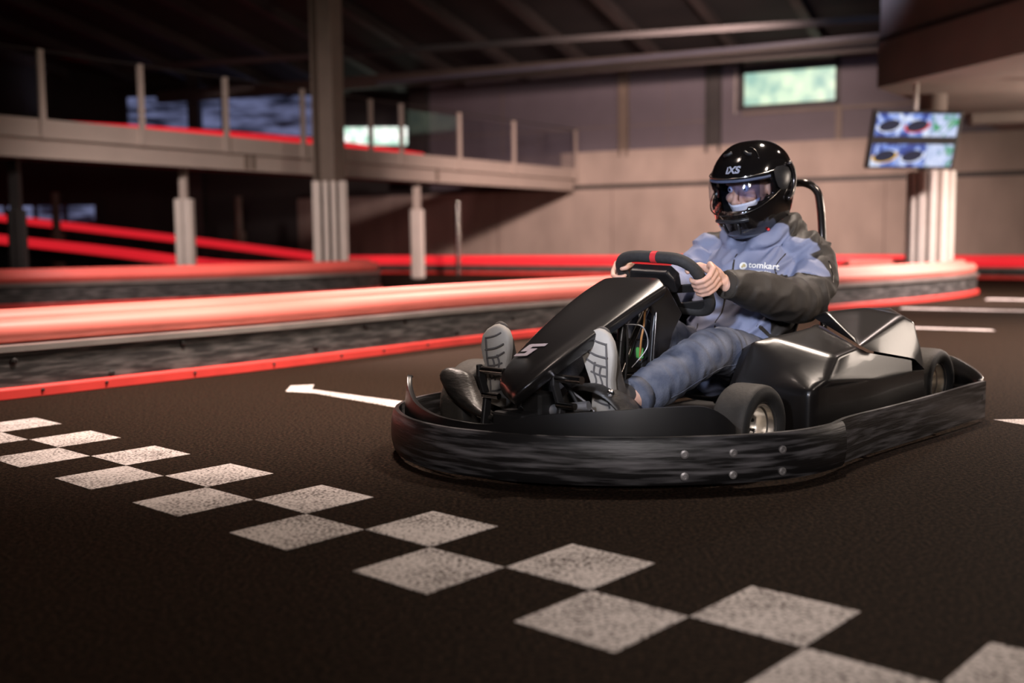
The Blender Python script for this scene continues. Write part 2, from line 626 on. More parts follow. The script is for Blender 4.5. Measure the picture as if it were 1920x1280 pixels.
wall = struct(on_wall('wall_back', [((-12, 0, 0), (16, 0.3, 1.88)), ((-12, 0.06, 1.88), (16, 0.3, 1.98)), ((-0.3, 0.02, 1.98), (16, 0.3, 2.74))], concrete),
              'bare concrete hall wall behind the track with a dark joint groove', 'wall')
bm = BM()
for s in range(-11, 16, 3):
    box(bm, (s - 0.012, -0.004, 0.0), (s + 0.012, 0.01, 1.86), WM)
mesh('formwork_joint', bm, dark_concrete, wall)
on_wall('joint_shadow_gap', [((-12, 0.03, 1.88), (16, 0.055, 1.985))], dark_steel, wall)
wp = struct(on_wall('wall_upper', [((-4.1, 0.1, 2.74), (3.9, 0.3, 5.2)), ((-4.1, 0.1, 1.98), (-0.3, 0.3, 2.74)), ((3.9, 0.1, 2.74), (6.05, 0.3, 3.48)), ((6.05, 0.1, 2.74), (16, 0.3, 5.2)), ((3.9, 0.1, 4.5), (6.05, 0.3, 5.2))], panel_grey),
            'grey metal panel cladding above the concrete wall', 'wall')
on_wall('panel_joint', [((-4, 0.085, 3.28), (3.2, 0.1, 3.30)), ((4.0, 0.06, 3.36), (16, 0.1, 3.42)), ((-1.9, 0.085, 2.74), (-1.88, 0.1, 4.6)), ((2.3, 0.085, 2.74), (2.31, 0.1, 4.6)), ((5.98, 0.05, 2.74), (6.10, 0.1, 3.46)), ((8.6, 0.085, 2.74), (8.62, 0.1, 5))], brown_steel, wp)
win = struct(on_wall('window_1', [((3.92, 0.08, 3.48), (4.03, 0.16, 4.48)), ((5.95, 0.08, 3.48), (6.05, 0.16, 4.48)), ((3.92, 0.08, 3.46), (6.05, 0.16, 3.56)), ((3.92, 0.08, 4.24), (6.05, 0.16, 4.5))], dark_steel),
             'wide dark-framed window high in the back wall with green trees outside', 'window')
on_wall('pane', [((4.03, 0.13, 3.56), (5.95, 0.15, 4.24))], garden_glass, win)
on_wall('blind_rail', [((4.05, 0.0, 4.40), (5.95, 0.06, 4.45))], steel, win)
for i, (s, w, m) in enumerate(((1.16, 0.22, brown_steel), (3.2, 0.34, dark_steel))):
    o = on_wall('wall_column', [((s, -0.02, 2.6), (s + 0.05, 0.1, 4.9)), ((s + w - 0.05, -0.02, 2.6), (s + w, 0.1, 4.9)), ((s + 0.05, 0.03, 2.6), (s + w - 0.05, 0.1, 4.9))], m)
    tag(o, ('narrow brown steel column on the back wall, farther from the window', 'wide dark steel column on the back wall just left of the window')[i], 'column')
o = on_wall('wall_column', [((-4.5, -0.05, 1.98), (-3.98, 0.3, 4.9))], dark_steel)
tag(o, 'dark steel column at the far left end of the grey cladding', 'column')
o = on_wall('conduit_pipe', [((3.84, 0.02, 3.4), (3.88, 0.09, 4.35))], steel)
tag(o, 'thin pale upright conduit beside the left edge of the window', 'pipe')

# far end of the hall, beyond the walkway
far = struct(mesh('wall_far', (lambda b: (box(b, (-26, 29.0, 0), (-2.6, 29.3, 9.0)), b)[1])(BM()), roof_dark), 'dark far end wall beyond the raised walkway', 'wall')

bm = BM()
box(bm, (-26.3, -5.5, 0), (-26.0, 29.3, 11.0))
struct(mesh('wall_left', bm, roof_dark), 'dark side wall of the hall far to the left', 'wall')


def window(n, x0, x1, z0, z1, y, glass, label, cols=0):
    bm = BM()
    f = 0.09
    for lo, hi in (((x0 - f, z0 - f), (x1 + f, z0)), ((x0 - f, z1), (x1 + f, z1 + f)), ((x0 - f, z0), (x0, z1)), ((x1, z0), (x1 + f, z1))):
        box(bm, (lo[0], y - 0.10, lo[1]), (hi[0], y, hi[1]))
    for k in range(1, cols):
        xx = x0 + (x1 - x0) * k / cols
        box(bm, (xx - 0.06, y - 0.10, z0), (xx + 0.06, y, z1))
    w = struct(mesh('window_%d' % n, bm, dark_steel), label, 'window')
    bm = BM()
    box(bm, (x0, y - 0.05, z0), (x1, y - 0.02, z1))
    mesh('pane', bm, glass, w)
    return w


window(2, -4.65, -2.75, 3.28, 3.76, 28.95, bright_glass, 'bright daylight window behind the big steel column at far end', 0)
window(3, -10.2, -5.1, 3.55, 4.6, 28.95, blue_glass, 'dim bluish window band above the red rail at far end', 2)
window(4, -14.4, -11.2, 1.35, 1.75, 28.95, blue_glass, 'low dim bluish window band under the walkway at far left', 4)

# roof: dark deck sloping up toward the camera, with joists
RS = 0.195
RDIR = Vector((-WN.x, -WN.y, RS))


def roof_pt(s, k, dz=0.0):
    return W0 + WT * s + RDIR * k + Vector((0, 0, 4.55 + dz))


bm = BM()
a, b, c, d = roof_pt(-30, -4, 0.25), roof_pt(18, -4, 0.25), roof_pt(18, 30, 0.25), roof_pt(-30, 30, 0.25)
prism(bm, (a, b, c, d), (0, 0, 0.2))
struct(mesh('ceiling', bm, roof_dark), 'dark sloping roof deck over the track hall', 'ceiling')
for i in range(16):
    s = -13.5 + i * 1.75
    bm = BM()
    for w0, w1, z0, z1 in ((-0.10, 0.10, -0.02, 0.02), (-0.02, 0.02, 0.02, 0.28)):
        pts = [roof_pt(s + w0, -0.1, z0), roof_pt(s + w1, -0.1, z0), roof_pt(s + w1, -0.1, z1), roof_pt(s + w0, -0.1, z1)]
        prism(bm, pts, RDIR * 24)
    o = mesh('roof_joist', bm, joist_steel)
    struct(o, 'sloping steel roof joist under the dark ceiling', 'beam')
    o['group'] = 'roof joists'


def beam(name, p, q, w, h, m, label, cat='beam'):
    p, q = Vector(p), Vector(q)
    t = (q - p)
    n = Vector((t.y, -t.x, 0)).normalized() * w
    bm = BM()
    prism(bm, (p - n / 2, p + n / 2, p + n / 2 + Vector((0, 0, h)), p - n / 2 + Vector((0, 0, h))), t)
    o = mesh(name, bm, m)
    return tag(o, label, cat)


struct(beam('roof_beam', (-8.5, 23.4, 4.42), (6.4, 16.0, 3.92), 0.10, 0.10, roof_dark, 'long thin brown roof beam crossing the dark ceiling'))
struct(beam('roof_beam', (-9.0, 27.8, 4.30), (8.0, 20.2, 4.22), 0.2, 0.28, eaves_steel, 'beige eaves beam along the top of the back wall'))
beam('ventilation_pipe', (-3.0, 24.6, 4.25), (6.8, 19.6, 4.32), 0.07, 0.07, pipe_grey, 'pale straight pipe running under the roof toward the window', 'pipe')

# ------------------------------------------------------------------ floor markings
KA = -0.7319
KX = Vector((math.cos(KA), math.sin(KA), 0)); KY = Vector((-math.sin(KA), math.cos(KA), 0)); KG = Vector((-2.0484, 3.8940, 0))
bm = BM()
for k in range(-3, 17):
    v = 1 if k % 2 == 0 else 0
    e = 0.006
    pts = [KG + (KX * (k + e + (1 - 2 * e) * a_) + KY * (v + e + (1 - 2 * e) * b_)) * 0.25 for a_, b_ in ((0, 0), (1, 0), (1, 1), (0, 1))]
    prism(bm, [p + Vector((0, 0, 0.0002)) for p in pts], (0, 0, 0.0012))
tag(mesh('finish_line_marking', bm, paint), 'white chequered finish line squares painted across the asphalt in front', 'floor marking')


def marking(name, pts, label):
    bm = BM()
    prism(bm, [(x, y, 0.0002) for x, y in pts], (0, 0, 0.0012))
    return tag(mesh(name, bm, paint), label, 'floor marking')


marking('arrow_marking', [(-1.149, 5.336), (-0.989, 5.269), (-0.50, 4.755), (-0.44, 4.90), (-1.027, 5.404), (-1.05, 5.586), (-1.167, 5.553)], 'white painted half arrow on the floor left of the kart nose')
g = None
for pts, lb in ((((3.0, 8.95), (3.83, 8.47), (3.80, 8.33), (2.95, 8.8)), 'white floor line just beyond the kart rear, nearest of three lane lines'),
                (((4.10, 11.15), (6.2, 9.95), (6.12, 9.75), (4.0, 10.95)), 'white floor line farther past the kart, middle of three lane lines'),
                (((5.65, 12.6), (7.2, 11.5), (7.1, 11.3), (5.5, 12.35)), 'short white floor line at the right beyond the barrier tip'),
                (((1.975, 4.32), (2.3, 4.33), (2.25, 3.86), (2.13, 4.00)), 'white floor mark beside the kart rear bumper at right')):
    marking('lane_marking', pts, lb)

# ------------------------------------------------------------------ track barriers


def barrier(label, path, top=0.39, tubes=2, bolts=(), kerb=True, group=None, tr=0.062, tm=None):
    """path of (x, y[, base z]) with the track face to the right of travel"""
    P = catmull([Vector((p[0], p[1], p[2] if len(p) > 2 else 0)) for p in path], 8)
    o0 = P[0]
    t = thing('track_barrier', label, 'barrier', (o0.x, o0.y, 0), 0, group)
    L = [(p.x - o0.x, p.y - o0.y, p.z) for p in P]
    h = top - 2 * tr
    if kerb:
        bm = BM()
        sweep2d(bm, L, [(0.0, 0.0), (0.03, 0.0), (0.03, 0.05), (0.022, 0.058), (0.0, 0.058)])
        bevel(mesh('kerb_strip', bm, red_kerb, t), 0.004, 1)
    bm = BM()
    sweep2d(bm, L, [(-0.06, 0.0), (0.0, 0.0), (0.0, h - 0.035), (-0.06, h - 0.035)])
    mesh('board', bm, board, t)
    bm = BM()
    sweep2d(bm, L, [(-0.35, h - 0.04), (0.0, h - 0.04), (0.022, h - 0.034), (0.022, h - 0.006), (0.0, h), (-0.35, h)])
    mesh('steel_rail', bm, steel, t)
    circ = [(math.cos(2 * math.pi * k / 14), math.sin(2 * math.pi * k / 14)) for k in range(14)]
    for k in range(tubes):
        bm = BM()
        off = -tr - 0.005 - k * (2 * tr - 0.004)
        zc = h + tr + (0.0 if k == 0 else 0.042)
        sweep2d(bm, L, [(off + tr * c_, zc + tr * s_) for c_, s_ in circ])
        mesh('tube', bm, tm or red_tube, t, smooth=True)
    if tubes > 1:
        bm = BM()
        sweep2d(bm, L, [(-0.40, 0.0), (-0.35, 0.0), (-0.35, h - 0.04), (-0.40, h - 0.04)])
        mesh('back_board', bm, board, t)
    Pl = [Vector(p) for p in L]
    for bz in bolts:
        u, z = bz[:2]
        o_ = 0.031 if z < 0.05 else 0.004
        i = min(len(Pl) - 2, int(u))
        p = Pl[i].lerp(Pl[i + 1], u - i)
        tt = (Pl[i + 1] - Pl[i]).normalized()
        bolt('bolt', (p.x + tt.y * o_, p.y - tt.x * o_, z), (tt.y, -tt.x, 0), 0.008 if z < 0.05 else 0.016, dark_steel, t, 0.008)
    return t


near = [(-3.4, 4.35), (-2.95, 4.72), (-2.5, 5.13), (-2.05, 5.63), (-1.51, 6.21), (-0.91, 6.96), (-0.24, 7.80), (0.9, 8.95), (2.1, 9.95), (3.2, 10.80), (4.3, 11.72), (5.15, 12.55), (5.72, 13.25),
        (6.05, 13.9), (5.9, 14.6), (5.35, 15.0), (4.6, 14.9)]
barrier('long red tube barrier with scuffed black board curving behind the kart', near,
        bolts=[(17.0, 0.185), (23, 0.075), (27.5, 0.2), (36, 0.1), (39.5, 0.2), (42.5, 0.21), (46.5, 0.09), (50, 0.16), (18.5, .034), (22.5, .034), (28, .034), (33, .034), (37.5, .034), (40.5, .034), (44, .034)], tm=overexposed_tube)
island = [(-14, 11.0), (-9, 11.35), (-5.95, 12.25), (-4.4, 13.2), (-3.0, 14.35), (-2.25, 15.45), (-2.02, 16.3), (-2.3, 17.3), (-3.0, 18.0)]
barrier('red tube barrier ending in a round nose below the big steel column', island, top=0.42, tubes=2)
wallb = [(-4.4, 24.9), (-3.16, 24.43), (-0.5, 22.9), (2.06, 21.3), (4.4, 20.3), (6.54, 19.45), (8.4, 17.9), (11.5, 16.2)]
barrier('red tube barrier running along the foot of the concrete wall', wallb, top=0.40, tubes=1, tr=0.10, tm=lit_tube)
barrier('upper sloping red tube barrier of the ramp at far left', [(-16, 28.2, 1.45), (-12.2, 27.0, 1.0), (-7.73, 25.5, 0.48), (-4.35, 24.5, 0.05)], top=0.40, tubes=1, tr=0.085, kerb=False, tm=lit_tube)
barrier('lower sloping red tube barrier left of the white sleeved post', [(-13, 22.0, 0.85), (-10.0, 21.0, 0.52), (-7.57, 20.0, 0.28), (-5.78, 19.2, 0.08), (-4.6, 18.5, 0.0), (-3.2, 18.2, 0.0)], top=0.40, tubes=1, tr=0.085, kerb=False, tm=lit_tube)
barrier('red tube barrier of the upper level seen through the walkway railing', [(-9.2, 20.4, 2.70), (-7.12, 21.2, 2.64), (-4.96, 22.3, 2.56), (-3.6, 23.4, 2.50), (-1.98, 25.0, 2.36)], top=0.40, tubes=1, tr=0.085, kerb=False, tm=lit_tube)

# ------------------------------------------------------------------ raised walkway with railing
D0 = Vector((-7.6, 11.78, 0)); D1 = Vector((1.45, 25.0, 0))
DT = (D1 - D0).normalized(); DN = Vector((-DT.y, DT.x, 0)); DL = (D1 - D0).length
DM = Matrix(((DT.x, DN.x, 0, D0.x), (DT.y, DN.y, 0, D0.y), (0, 0, 1, 0), (0, 0, 0, 1)))
dk = thing('raised_walkway', 'raised steel walkway with post railing crossing the left of the hall', 'walkway', D0, math.atan2(DT.y, DT.x))


def on_deck(name, boxes, m, bev=0):
    bm = BM()
    for lo, hi in boxes:
        box(bm, lo, hi)
    o = mesh(name, bm, m, dk)
    return o


on_deck('edge_beam', [((-4, 0.0, 1.85), (DL, 0.02, 2.13)), ((-4, -0.07, 1.85), (DL, 0.09, 1.87)), ((-4, -0.07, 2.11), (DL, 0.09, 2.13))], galv)
on_deck('kick_plate', [((-4, -0.02, 2.13), (DL + 0.12, 0.0, 2.36))], galv)
on_deck('deck_slab', [((-4, 0.02, 2.02), (DL, 2.6, 2.16))], dark_concrete)
for s_ in (6.10, 6.24, 10.9):
    on_deck('splice_plate', [((s_, -0.03, 1.87), (s_ + 0.06, 0.0, 2.11))], brown_steel)
rail_s = [(Vector(p) - D0).dot(DT) for p in ((-7.2, 12.5, 0), (-6.1, 14.02, 0), (-5.25, 15.27, 0), (-4.39, 16.52, 0), (-3.48, 17.86, 0), (-2.54, 19.23, 0), (-2.06, 19.92, 0), (-1.06, 21.38, 0), (0.02, 22.96, 0))] + [DL + 0.06]
for s in rail_s:
    bm = BM()
    box(bm, (s - 0.04, -0.07, 2.10), (s + 0.04, -0.02, 3.24))
    mesh('railing_post', bm, galv, dk)
bm = BM()
tube(bm, [(rail_s[0], -0.045, 3.22), (rail_s[-1], -0.045, 3.26)], 0.012, 8)
mesh('top_wire', bm, dark_steel, dk)
for a_, b_ in zip(rail_s, rail_s[1:]):
    bm = BM()
    box(bm, (a_ + 0.05, -0.05, 2.40), (b_ - 0.05, -0.042, 3.16))
    mesh('glass_panel', bm, rail_glass, dk)


def post(label, x, y, r_top, z_top, r_sleeve, z_sleeve, m_top, m_sl=None):
    t = thing('support_post', label, 'column', (x, y, 0))
    bm = BM()
    box(bm, (-r_top, -r_top, 0), (r_top, r_top, z_top))
    mesh('shaft', bm, m_top, t)
    bm = BM()
    n = 2
    w = 2 * r_sleeve / n
    for k in range(n):
        for sx in (-1, 1):
            box(bm, (-r_sleeve + k * w + 0.008, sx * r_sleeve - 0.03, 0.02), (-r_sleeve + (k + 1) * w - 0.008, sx * r_sleeve + 0.03, z_sleeve))
            box(bm, (sx * r_sleeve - 0.03, -r_sleeve + k * w + 0.008, 0.02), (sx * r_sleeve + 0.03, -r_sleeve + (k + 1) * w - 0.008, z_sleeve))
    bevel(mesh('padded_sleeve', bm, m_sl or pad_white, t), 0.012, 2)
    return t


post('white sleeved post under the walkway left of the big steel column', -4.93, 16.2, 0.055, 1.85, 0.10, 1.40, galv)
post('slim white sleeved post under the walkway right of the big column', -1.80, 20.6, 0.07, 1.85, 0.10, 1.33, galv)
post('dark post under the walkway at the left picture edge', -6.50, 14.1, 0.06, 1.85, 0.075, 1.2, dark_steel, dark_steel)
bm = BM()
tube(bm, [(0, 0, 0.0), (0, 0, 1.55)], 0.055, 16)
o = mesh('steel_pole', bm, chrome, None, smooth=False, autosm=40)
o.location = (-1.12, 22.6, 0)
tag(o, 'short shiny metal pole in front of the concrete wall under the walkway', 'pole')
for x, y, lb in ((-10.4, 24.5, 'thin dark post standing between the two ramp barriers'), (-7.0, 27.6, 'thin dark post behind the upper ramp barrier'), (-4.3, 26.0, 'thin post in the dark beside the big column')):
    bm = BM()
    tube(bm, [(0, 0, 0), (0, 0, 1.9)], 0.09, 12)
    tube(bm, [(0, 0, 0), (0, 0, 1.0)], 0.16, 12)
    o = mesh('hall_post', bm, brown_steel, None, autosm=40)
    o.location = (x, y, 0)
    tag(o, lb, 'post')
for x, y, w, lb in ((-8.1, 27.8, 0.30, 'wide black pillar in front of the bluish far windows'),):
    bm = BM()
    box(bm, (-w / 2, -w / 2, 0), (w / 2, w / 2, 5))
    o = mesh('hall_pillar', bm, dark_steel)
    o.location = (x, y, 0)
    tag(o, lb, 'pillar')


def flutes(bm, r, z, n, fr):
    """ring of upright padding rolls around a column"""
    for k in range(n):
        a = 2 * math.pi * (k + 0.5) / n
        tube(bm, [(r * math.cos(a), r * math.sin(a), 0.02), (r * math.cos(a), r * math.sin(a), z - 0.03), (r * math.cos(a), r * math.sin(a), z)], [fr, fr, fr * 0.8], 12)


c1 = thing('steel_column', 'big brown steel column with white padded foot inside the left island', 'column', (-2.92, 17.35, 0), R(8))
bm = BM()
for lo, hi in (((-0.185, -0.19, 0), (0.185, -0.155, 5.6)), ((-0.185, 0.155, 0), (0.185, 0.19, 5.6)), ((-0.025, -0.155, 0), (0.025, 0.155, 5.6))):
    box(bm, lo, hi, Matrix.Rotation(R(62), 4, 'Z'))
mesh('shaft', bm, brown_steel, c1)
bm = BM()
n = 4
for k in range(n):
    for sg in (-1, 1):
        u = -0.25 + 0.50 * (k + 0.5) / n
        box(bm, (u - 0.041, sg * 0.215 - 0.06, 0.02), (u + 0.041, sg * 0.215 + 0.06, 1.70))
        box(bm, (sg * 0.215 - 0.06, u - 0.041, 0.02), (sg * 0.215 + 0.06, u + 0.041, 1.70))
bevel(mesh('padded_sleeve', bm, pad_white, c1), 0.022, 3)

c2 = thing('concrete_column', 'round concrete column with white padded foot behind the television', 'column', (5.62, 14.35, 0))
bm = BM()
tube(bm, [(0, 0, 0), (0, 0, 2.62)], 0.17, 32)
mesh('shaft', bm, dark_concrete, c2, autosm=40)
bm = BM()
for k in range(12):
    a = 2 * math.pi * (k + 0.5) / 12
    M = Matrix.Rotation(a, 4, 'Z')
    box(bm, (0.18, -0.045, 0.02), (0.305, 0.045, 1.60), M)
bevel(mesh('padded_sleeve', bm, pad_white, c2), 0.022, 3)

# concrete gallery at the right
bm = BM()
A = (4.62, 13.62); B = (6.05, 8.1)
prism(bm, [(A[0], A[1], 2.6), (B[0], B[1], 2.6), (12.0, 8.1, 2.6), (12.0, 18.6, 2.6), (8.8, 19.3, 2.6)], (0, 0, 0.55))
gal = struct(mesh('ceiling_gallery', bm, dark_concrete), 'concrete gallery slab overhanging the track at upper right', 'ceiling')
bm = BM()
prism(bm, [(A[0] + .03, A[1] + .02, 3.15), (B[0] + .03, B[1] + .02, 3.15), (B[0] + .33, B[1], 3.15), (A[0] + .33, A[1] + .1, 3.15)], (0, 0, 2.6))
mesh('parapet', bm, dark_concrete, gal)
bm = BM()
prism(bm, [(A[0], A[1], 3.15), (B[0], B[1], 3.15), (B[0] + .2, B[1], 3.15), (A[0] + .2, A[1], 3.15)], (0, 0, 0.06))
mesh('ledge', bm, dark_steel, gal)
bm = BM()
prism(bm, [(7.1, 16.6, 2.45), (12, 15.0, 2.45), (12, 15.3, 2.45), (7.15, 16.9, 2.45)], (0, 0, 0.16))
mesh('soffit_beam', bm, dark_concrete, gal)
for i, (x, y, lb) in enumerate(((6.25, 12.9, 'dark track spotlight bar under the gallery, nearer to the television'), (6.9, 13.4, 'dark track spotlight bar under the gallery, nearer the picture edge'))):
    t = thing('ceiling_lamp', lb, 'lamp', (x, y, 2.6))
    bm = BM()
    box(bm, (-0.03, -0.03, -0.08), (0.03, 0.03, 0.0))
    mesh('bracket', bm, galv, t)
    bm = BM()
    box(bm, (-0.05, -0.04, -0.15), (1.2, 0.04, -0.08))
    mesh('light_bar', bm, dark_steel, t)

# television
TVC = Vector((5.01, 13.35, 1.93))
tvn = Vector((math.sin(R(10)) * math.cos(R(20)), -math.cos(R(10)) * math.cos(R(20)), -math.sin(R(20))))
tv = thing('television', 'wall television showing six track camera pictures in front of the concrete column', 'television', TVC)
TVN = None
bpy.data.objects.remove(tv)
TA, TT = 0.187, 0.278
tvn = Vector((math.sin(TA) * math.cos(TT), -math.cos(TA) * math.cos(TT), -math.sin(TT)))
tvx = Vector((math.cos(TA), math.sin(TA), 0))
tvy = tvn.cross(tvx)
TVC = Vector((4.953, 13.2, 1.912))
tv = thing('television', 'television hanging in front of the concrete column showing six track camera pictures', 'television', TVC)
TM = Matrix(((tvx.x, tvy.x, tvn.x, 0), (tvx.y, tvy.y, tvn.y, 0), (tvx.z, tvy.z, tvn.z, 0), (0, 0, 0, 1)))
bm = BM()
box(bm, (-0.592, -0.355, -0.06), (0.592, 0.355, 0.0), TM)
bevel(mesh('casing', bm, black_plastic, tv), 0.008, 2)
bm = BM()
tube(bm, [(0.02, 0.05, -0.0), (0.02, 0.05, 0.72)], 0.03, 12)
mesh('hanging_pole', bm, pad_white, tv, autosm=40)
bm = BM()
box(bm, (-0.12, -0.12, -0.12), (0.12, 0.12, -0.05), TM)
mesh('bracket', bm, dark_steel, tv)


def screen_material(name, c1, c2, c3, seed, strength=1.0):
    m = bpy.data.materials.new(name)
    m.use_nodes = True
    nt = m.node_tree
    b = nt.nodes['Principled BSDF']
    b.inputs['Base Color'].default_value = (0.01, 0.01, 0.01, 1)
    b.inputs['Roughness'].default_value = 0.2
    tc = nt.nodes.new('ShaderNodeTexCoord')
    mp = nt.nodes.new('ShaderNodeMapping')
    mp.inputs['Location'].default_value = (seed, seed * 1.7, 0)
    n = nt.nodes.new('ShaderNodeTexNoise')
    n.inputs['Scale'].default_value = 5.5
    n.inputs['Detail'].default_value = 1.5
    n.inputs['Distortion'].default_value = 1.2
    nt.links.new(tc.outputs['Object'], mp.inputs[0])
    nt.links.new(mp.outputs[0], n.inputs['Vector'])
    rp = nt.nodes.new('ShaderNodeValToRGB')
    e = rp.color_ramp.elements
    e[0].position = 0.40
    e[0].color = (*c1, 1)
    e[1].position = 0.62
    e[1].color = (*c3, 1)
    k = e.new(0.5)
    k.color = (*c2, 1)
    nt.links.new(n.outputs['Fac'], rp.inputs[0])
    nt.links.new(rp.outputs[0], b.inputs['Emission Color'])
    b.inputs['Emission Strength'].default_value = strength
    return m


SCR_B = screen_material('screen_blue', (0.04, 0.07, 0.30), (0.20, 0.32, 0.80), (0.72, 0.80, 1.0), 1.0)
SCR_G = screen_material('screen_green', (0.06, 0.35, 0.14), (0.40, 0.50, 0.75), (0.62, 0.70, 0.95), 5.0)
trackcol = mat('screen_track', (0.005, 0.006, 0.010), 0.3, emit=(0.01, 0.012, 0.03), estr=1.0)
ringw = mat('screen_white', (0.02, 0.02, 0.02), 0.3, emit=(0.75, 0.8, 1.0), estr=1.0)
ringr = mat('screen_red', (0.02, 0.0, 0.0), 0.3, emit=(0.75, 0.10, 0.10), estr=1.0)
ringy = mat('screen_yellow', (0.02, 0.02, 0.0), 0.3, emit=(0.85, 0.48, 0.08), estr=1.0)
cw = 1.10 / 3
for r_ in range(2):
    for c_ in range(3):
        x0 = -0.55 + c_ * cw
        y0 = 0.045 if r_ == 0 else -0.325
        bm = BM()
        box(bm, (x0 + 0.004, y0, 0.0005), (x0 + cw - 0.004, y0 + 0.275, 0.002), TM)
        sc = mesh('camera_picture', bm, SCR_G if c_ == 2 else SCR_B, tv)
        if c_ < 2:
            cx, cy = x0 + cw * 0.5, y0 + 0.13
            bm = BM()
            ringm = (ringw, ringr, ringy, ringw)[r_ * 2 + c_]
            vs = [bm.verts.new(TM @ Vector((cx + 0.14 * math.cos(a), cy + 0.07 * math.sin(a) + 0.02 * math.cos(a), 0.0032))) for a in [2 * math.pi * k / 24 for k in range(24)]]
            bm.faces.new(vs)
            mesh('pictured_track', bm, trackcol, sc)
            bm = BM()
            rings = []
            for q in (1.0, 1.22):
                rings.append([bm.verts.new(TM @ Vector((cx + 0.14 * q * math.cos(a), cy + 0.07 * q * math.sin(a) + 0.02 * math.cos(a), 0.0036))) for a in [math.pi * (0.9 + 1.2 * k / 20) for k in range(21)]])
            for k in range(20):
                bm.faces.new((rings[0][k], rings[0][k + 1], rings[1][k + 1], rings[1][k]))
            mesh('pictured_barrier', bm, ringm, sc)
        else:
            bm = BM()
            for k in range(2):
                p = [(x0 + 0.05 + 0.1 * k, y0 + 0.01), (x0 + 0.075 + 0.1 * k, y0 + 0.01), (x0 + 0.26 + 0.04 * k, y0 + 0.2), (x0 + 0.25 + 0.04 * k, y0 + 0.2)]
                bm.faces.new([bm.verts.new(TM @ Vector((a, b_, 0.0032))) for a, b_ in p])
            mesh('pictured_barrier', bm, ringw, sc)

# ------------------------------------------------------------------ go-kart (local axes: X forward, Y driver's left, Z up)
KLOC = (1.40007, 4.79518, 0.0)
KROT = R(226)
kart = thing('go_kart', 'black go-kart number 5 with scuffed wrap-around bumper, driven by the helmeted person', 'go-kart', KLOC, KROT)
ZB, ZT = 0.018, 0.165


def arc(pts, n=6):
    return [(p.x, p.y) for p in catmull([(x, y, 0) for x, y in pts], n)]


FB = [(1.25, .738), (1.36, .735), (1.48, .715), (1.58, .675), (1.70, .60), (1.81, .51), (1.92, .40), (2.02, .27), (2.095, .13), (2.145, -.03), (2.165, -.17), (2.145, -.33), (2.085, -.48), (1.99, -.61), (1.86, -.70), (1.70, -.745), (1.50, -.755), (1.3, -.745)]
prof = [(0.0, ZB), (-0.008, ZB + .012), (-0.014, ZB + 0.04), (-0.016, (ZB + ZT) / 2), (-0.014, ZT - 0.04), (-0.008, ZT - 0.012), (0.0, ZT), (0.014, ZT), (0.014, ZB)]
bm = BM()
path = arc(FB, 6)
sweep2d(bm, path, prof)
fb = mesh('front_bumper', bm, scuffed, kart, autosm=50)
fb['label'] = 'scuffed black front bumper'
P3 = [Vector((p[0], p[1], 0)) for p in path]


def near_path(pt):
    best = None
    for i in range(len(P3) - 1):
        a, b = P3[i], P3[i + 1]
        t = max(0, min(1, (Vector(pt) - a).dot(b - a) / (b - a).length_squared))
        q = a + (b - a) * t
        d = (q - Vector(pt)).length
        if best is None or d < best[0]:
            tt = (b - a).normalized()
            best = (d, q, Vector((-tt.y, tt.x, 0)))
    return best


for (x, y) in ((1.57, .715), (1.70, .61), (1.81, .51)):
    for z in (0.048, 0.115):
        d, q, nr = near_path((x, y, 0))
        nr = nr if nr.dot(Vector((0.6, 0.6, 0))) > 0 else -nr
        bolt('bolt', q + nr * 0.0165 + Vector((0, 0, z)), nr, 0.0125, zinc, fb, 0.004)
# side bumpers, wavy where they bolt on behind the front one
for sg, nm in ((1, 'near'), (-1, 'far')):
    SB = [(1.40, .715 * sg), (1.32, .722 * sg), (1.20, .712 * sg), (1.05, .70 * sg), (.85, .70 * sg), (.6, .708 * sg), (.35, .718 * sg), (.12, .722 * sg), (.01, .72 * sg)]
    if sg > 0:
        SB = SB
    else:
        SB = list(reversed(SB))
    bm = BM()
    pth = arc(SB, 5)
    n = len(pth)

    def zof(i, j, z, n=n, sg=sg):
        u = i / (n - 1) if sg > 0 else 1 - i / (n - 1)
        ramp = max(0, 1 - u / 0.25)
        return z + 0.004 * math.sin(u * 9) - ramp * (0.012 if z > 0.1 else -0.004)
    pr = [(o_ if sg > 0 else o_, z_) for o_, z_ in prof]
    sweep2d(bm, pth, [(-o_ if False else o_, z_) for o_, z_ in pr], zof=zof)
    sb = mesh('side_bumper', bm, scuffed, kart, autosm=50)
    if sg > 0:
        bm = BM()
        M = axis_matrix((0.05, .7345, 0.105), (0, 1, 0))
        lathe(bm, [(0.013, -0.002), (0.013, 0.0012), (0.0, 0.0012)], 16, M)
        mesh('bolt_hole', bm, black_matte, sb)
# rear bumper with upright guard that rises behind each rear tyre
bm = BM()
tube(bm, catmull([(-.03, .655, .10), (-.08, .65, .10), (-.17, .60, .10), (-.2, .45, .10), (-.2, 0, .10), (-.2, -.45, .10), (-.17, -.60, .10), (-.08, -.65, .10), (-.03, -.655, .10)], 5), 0.035, 12)
rb = mesh('rear_bumper', bm, black_plastic, kart, autosm=50)
for sg in (1, -1):
    bm = BM()
    pts = catmull([(0.02, .71 * sg, .17), (-.06, .69 * sg, .175), (-.14, .62 * sg, .20), (-.185, .52 * sg, .235), (-.20, .40 * sg, .25)], 5)
    lo = [bm.verts.new((p.x, p.y, 0.08)) for p in pts]
    hi = [bm.verts.new(p) for p in pts]
    for k in range(len(pts) - 1):
        bm.faces.new((lo[k], lo[k + 1], hi[k + 1], hi[k]))
    solid(mesh('guard', bm, black_plastic, rb, smooth=True), 0.012, 0)

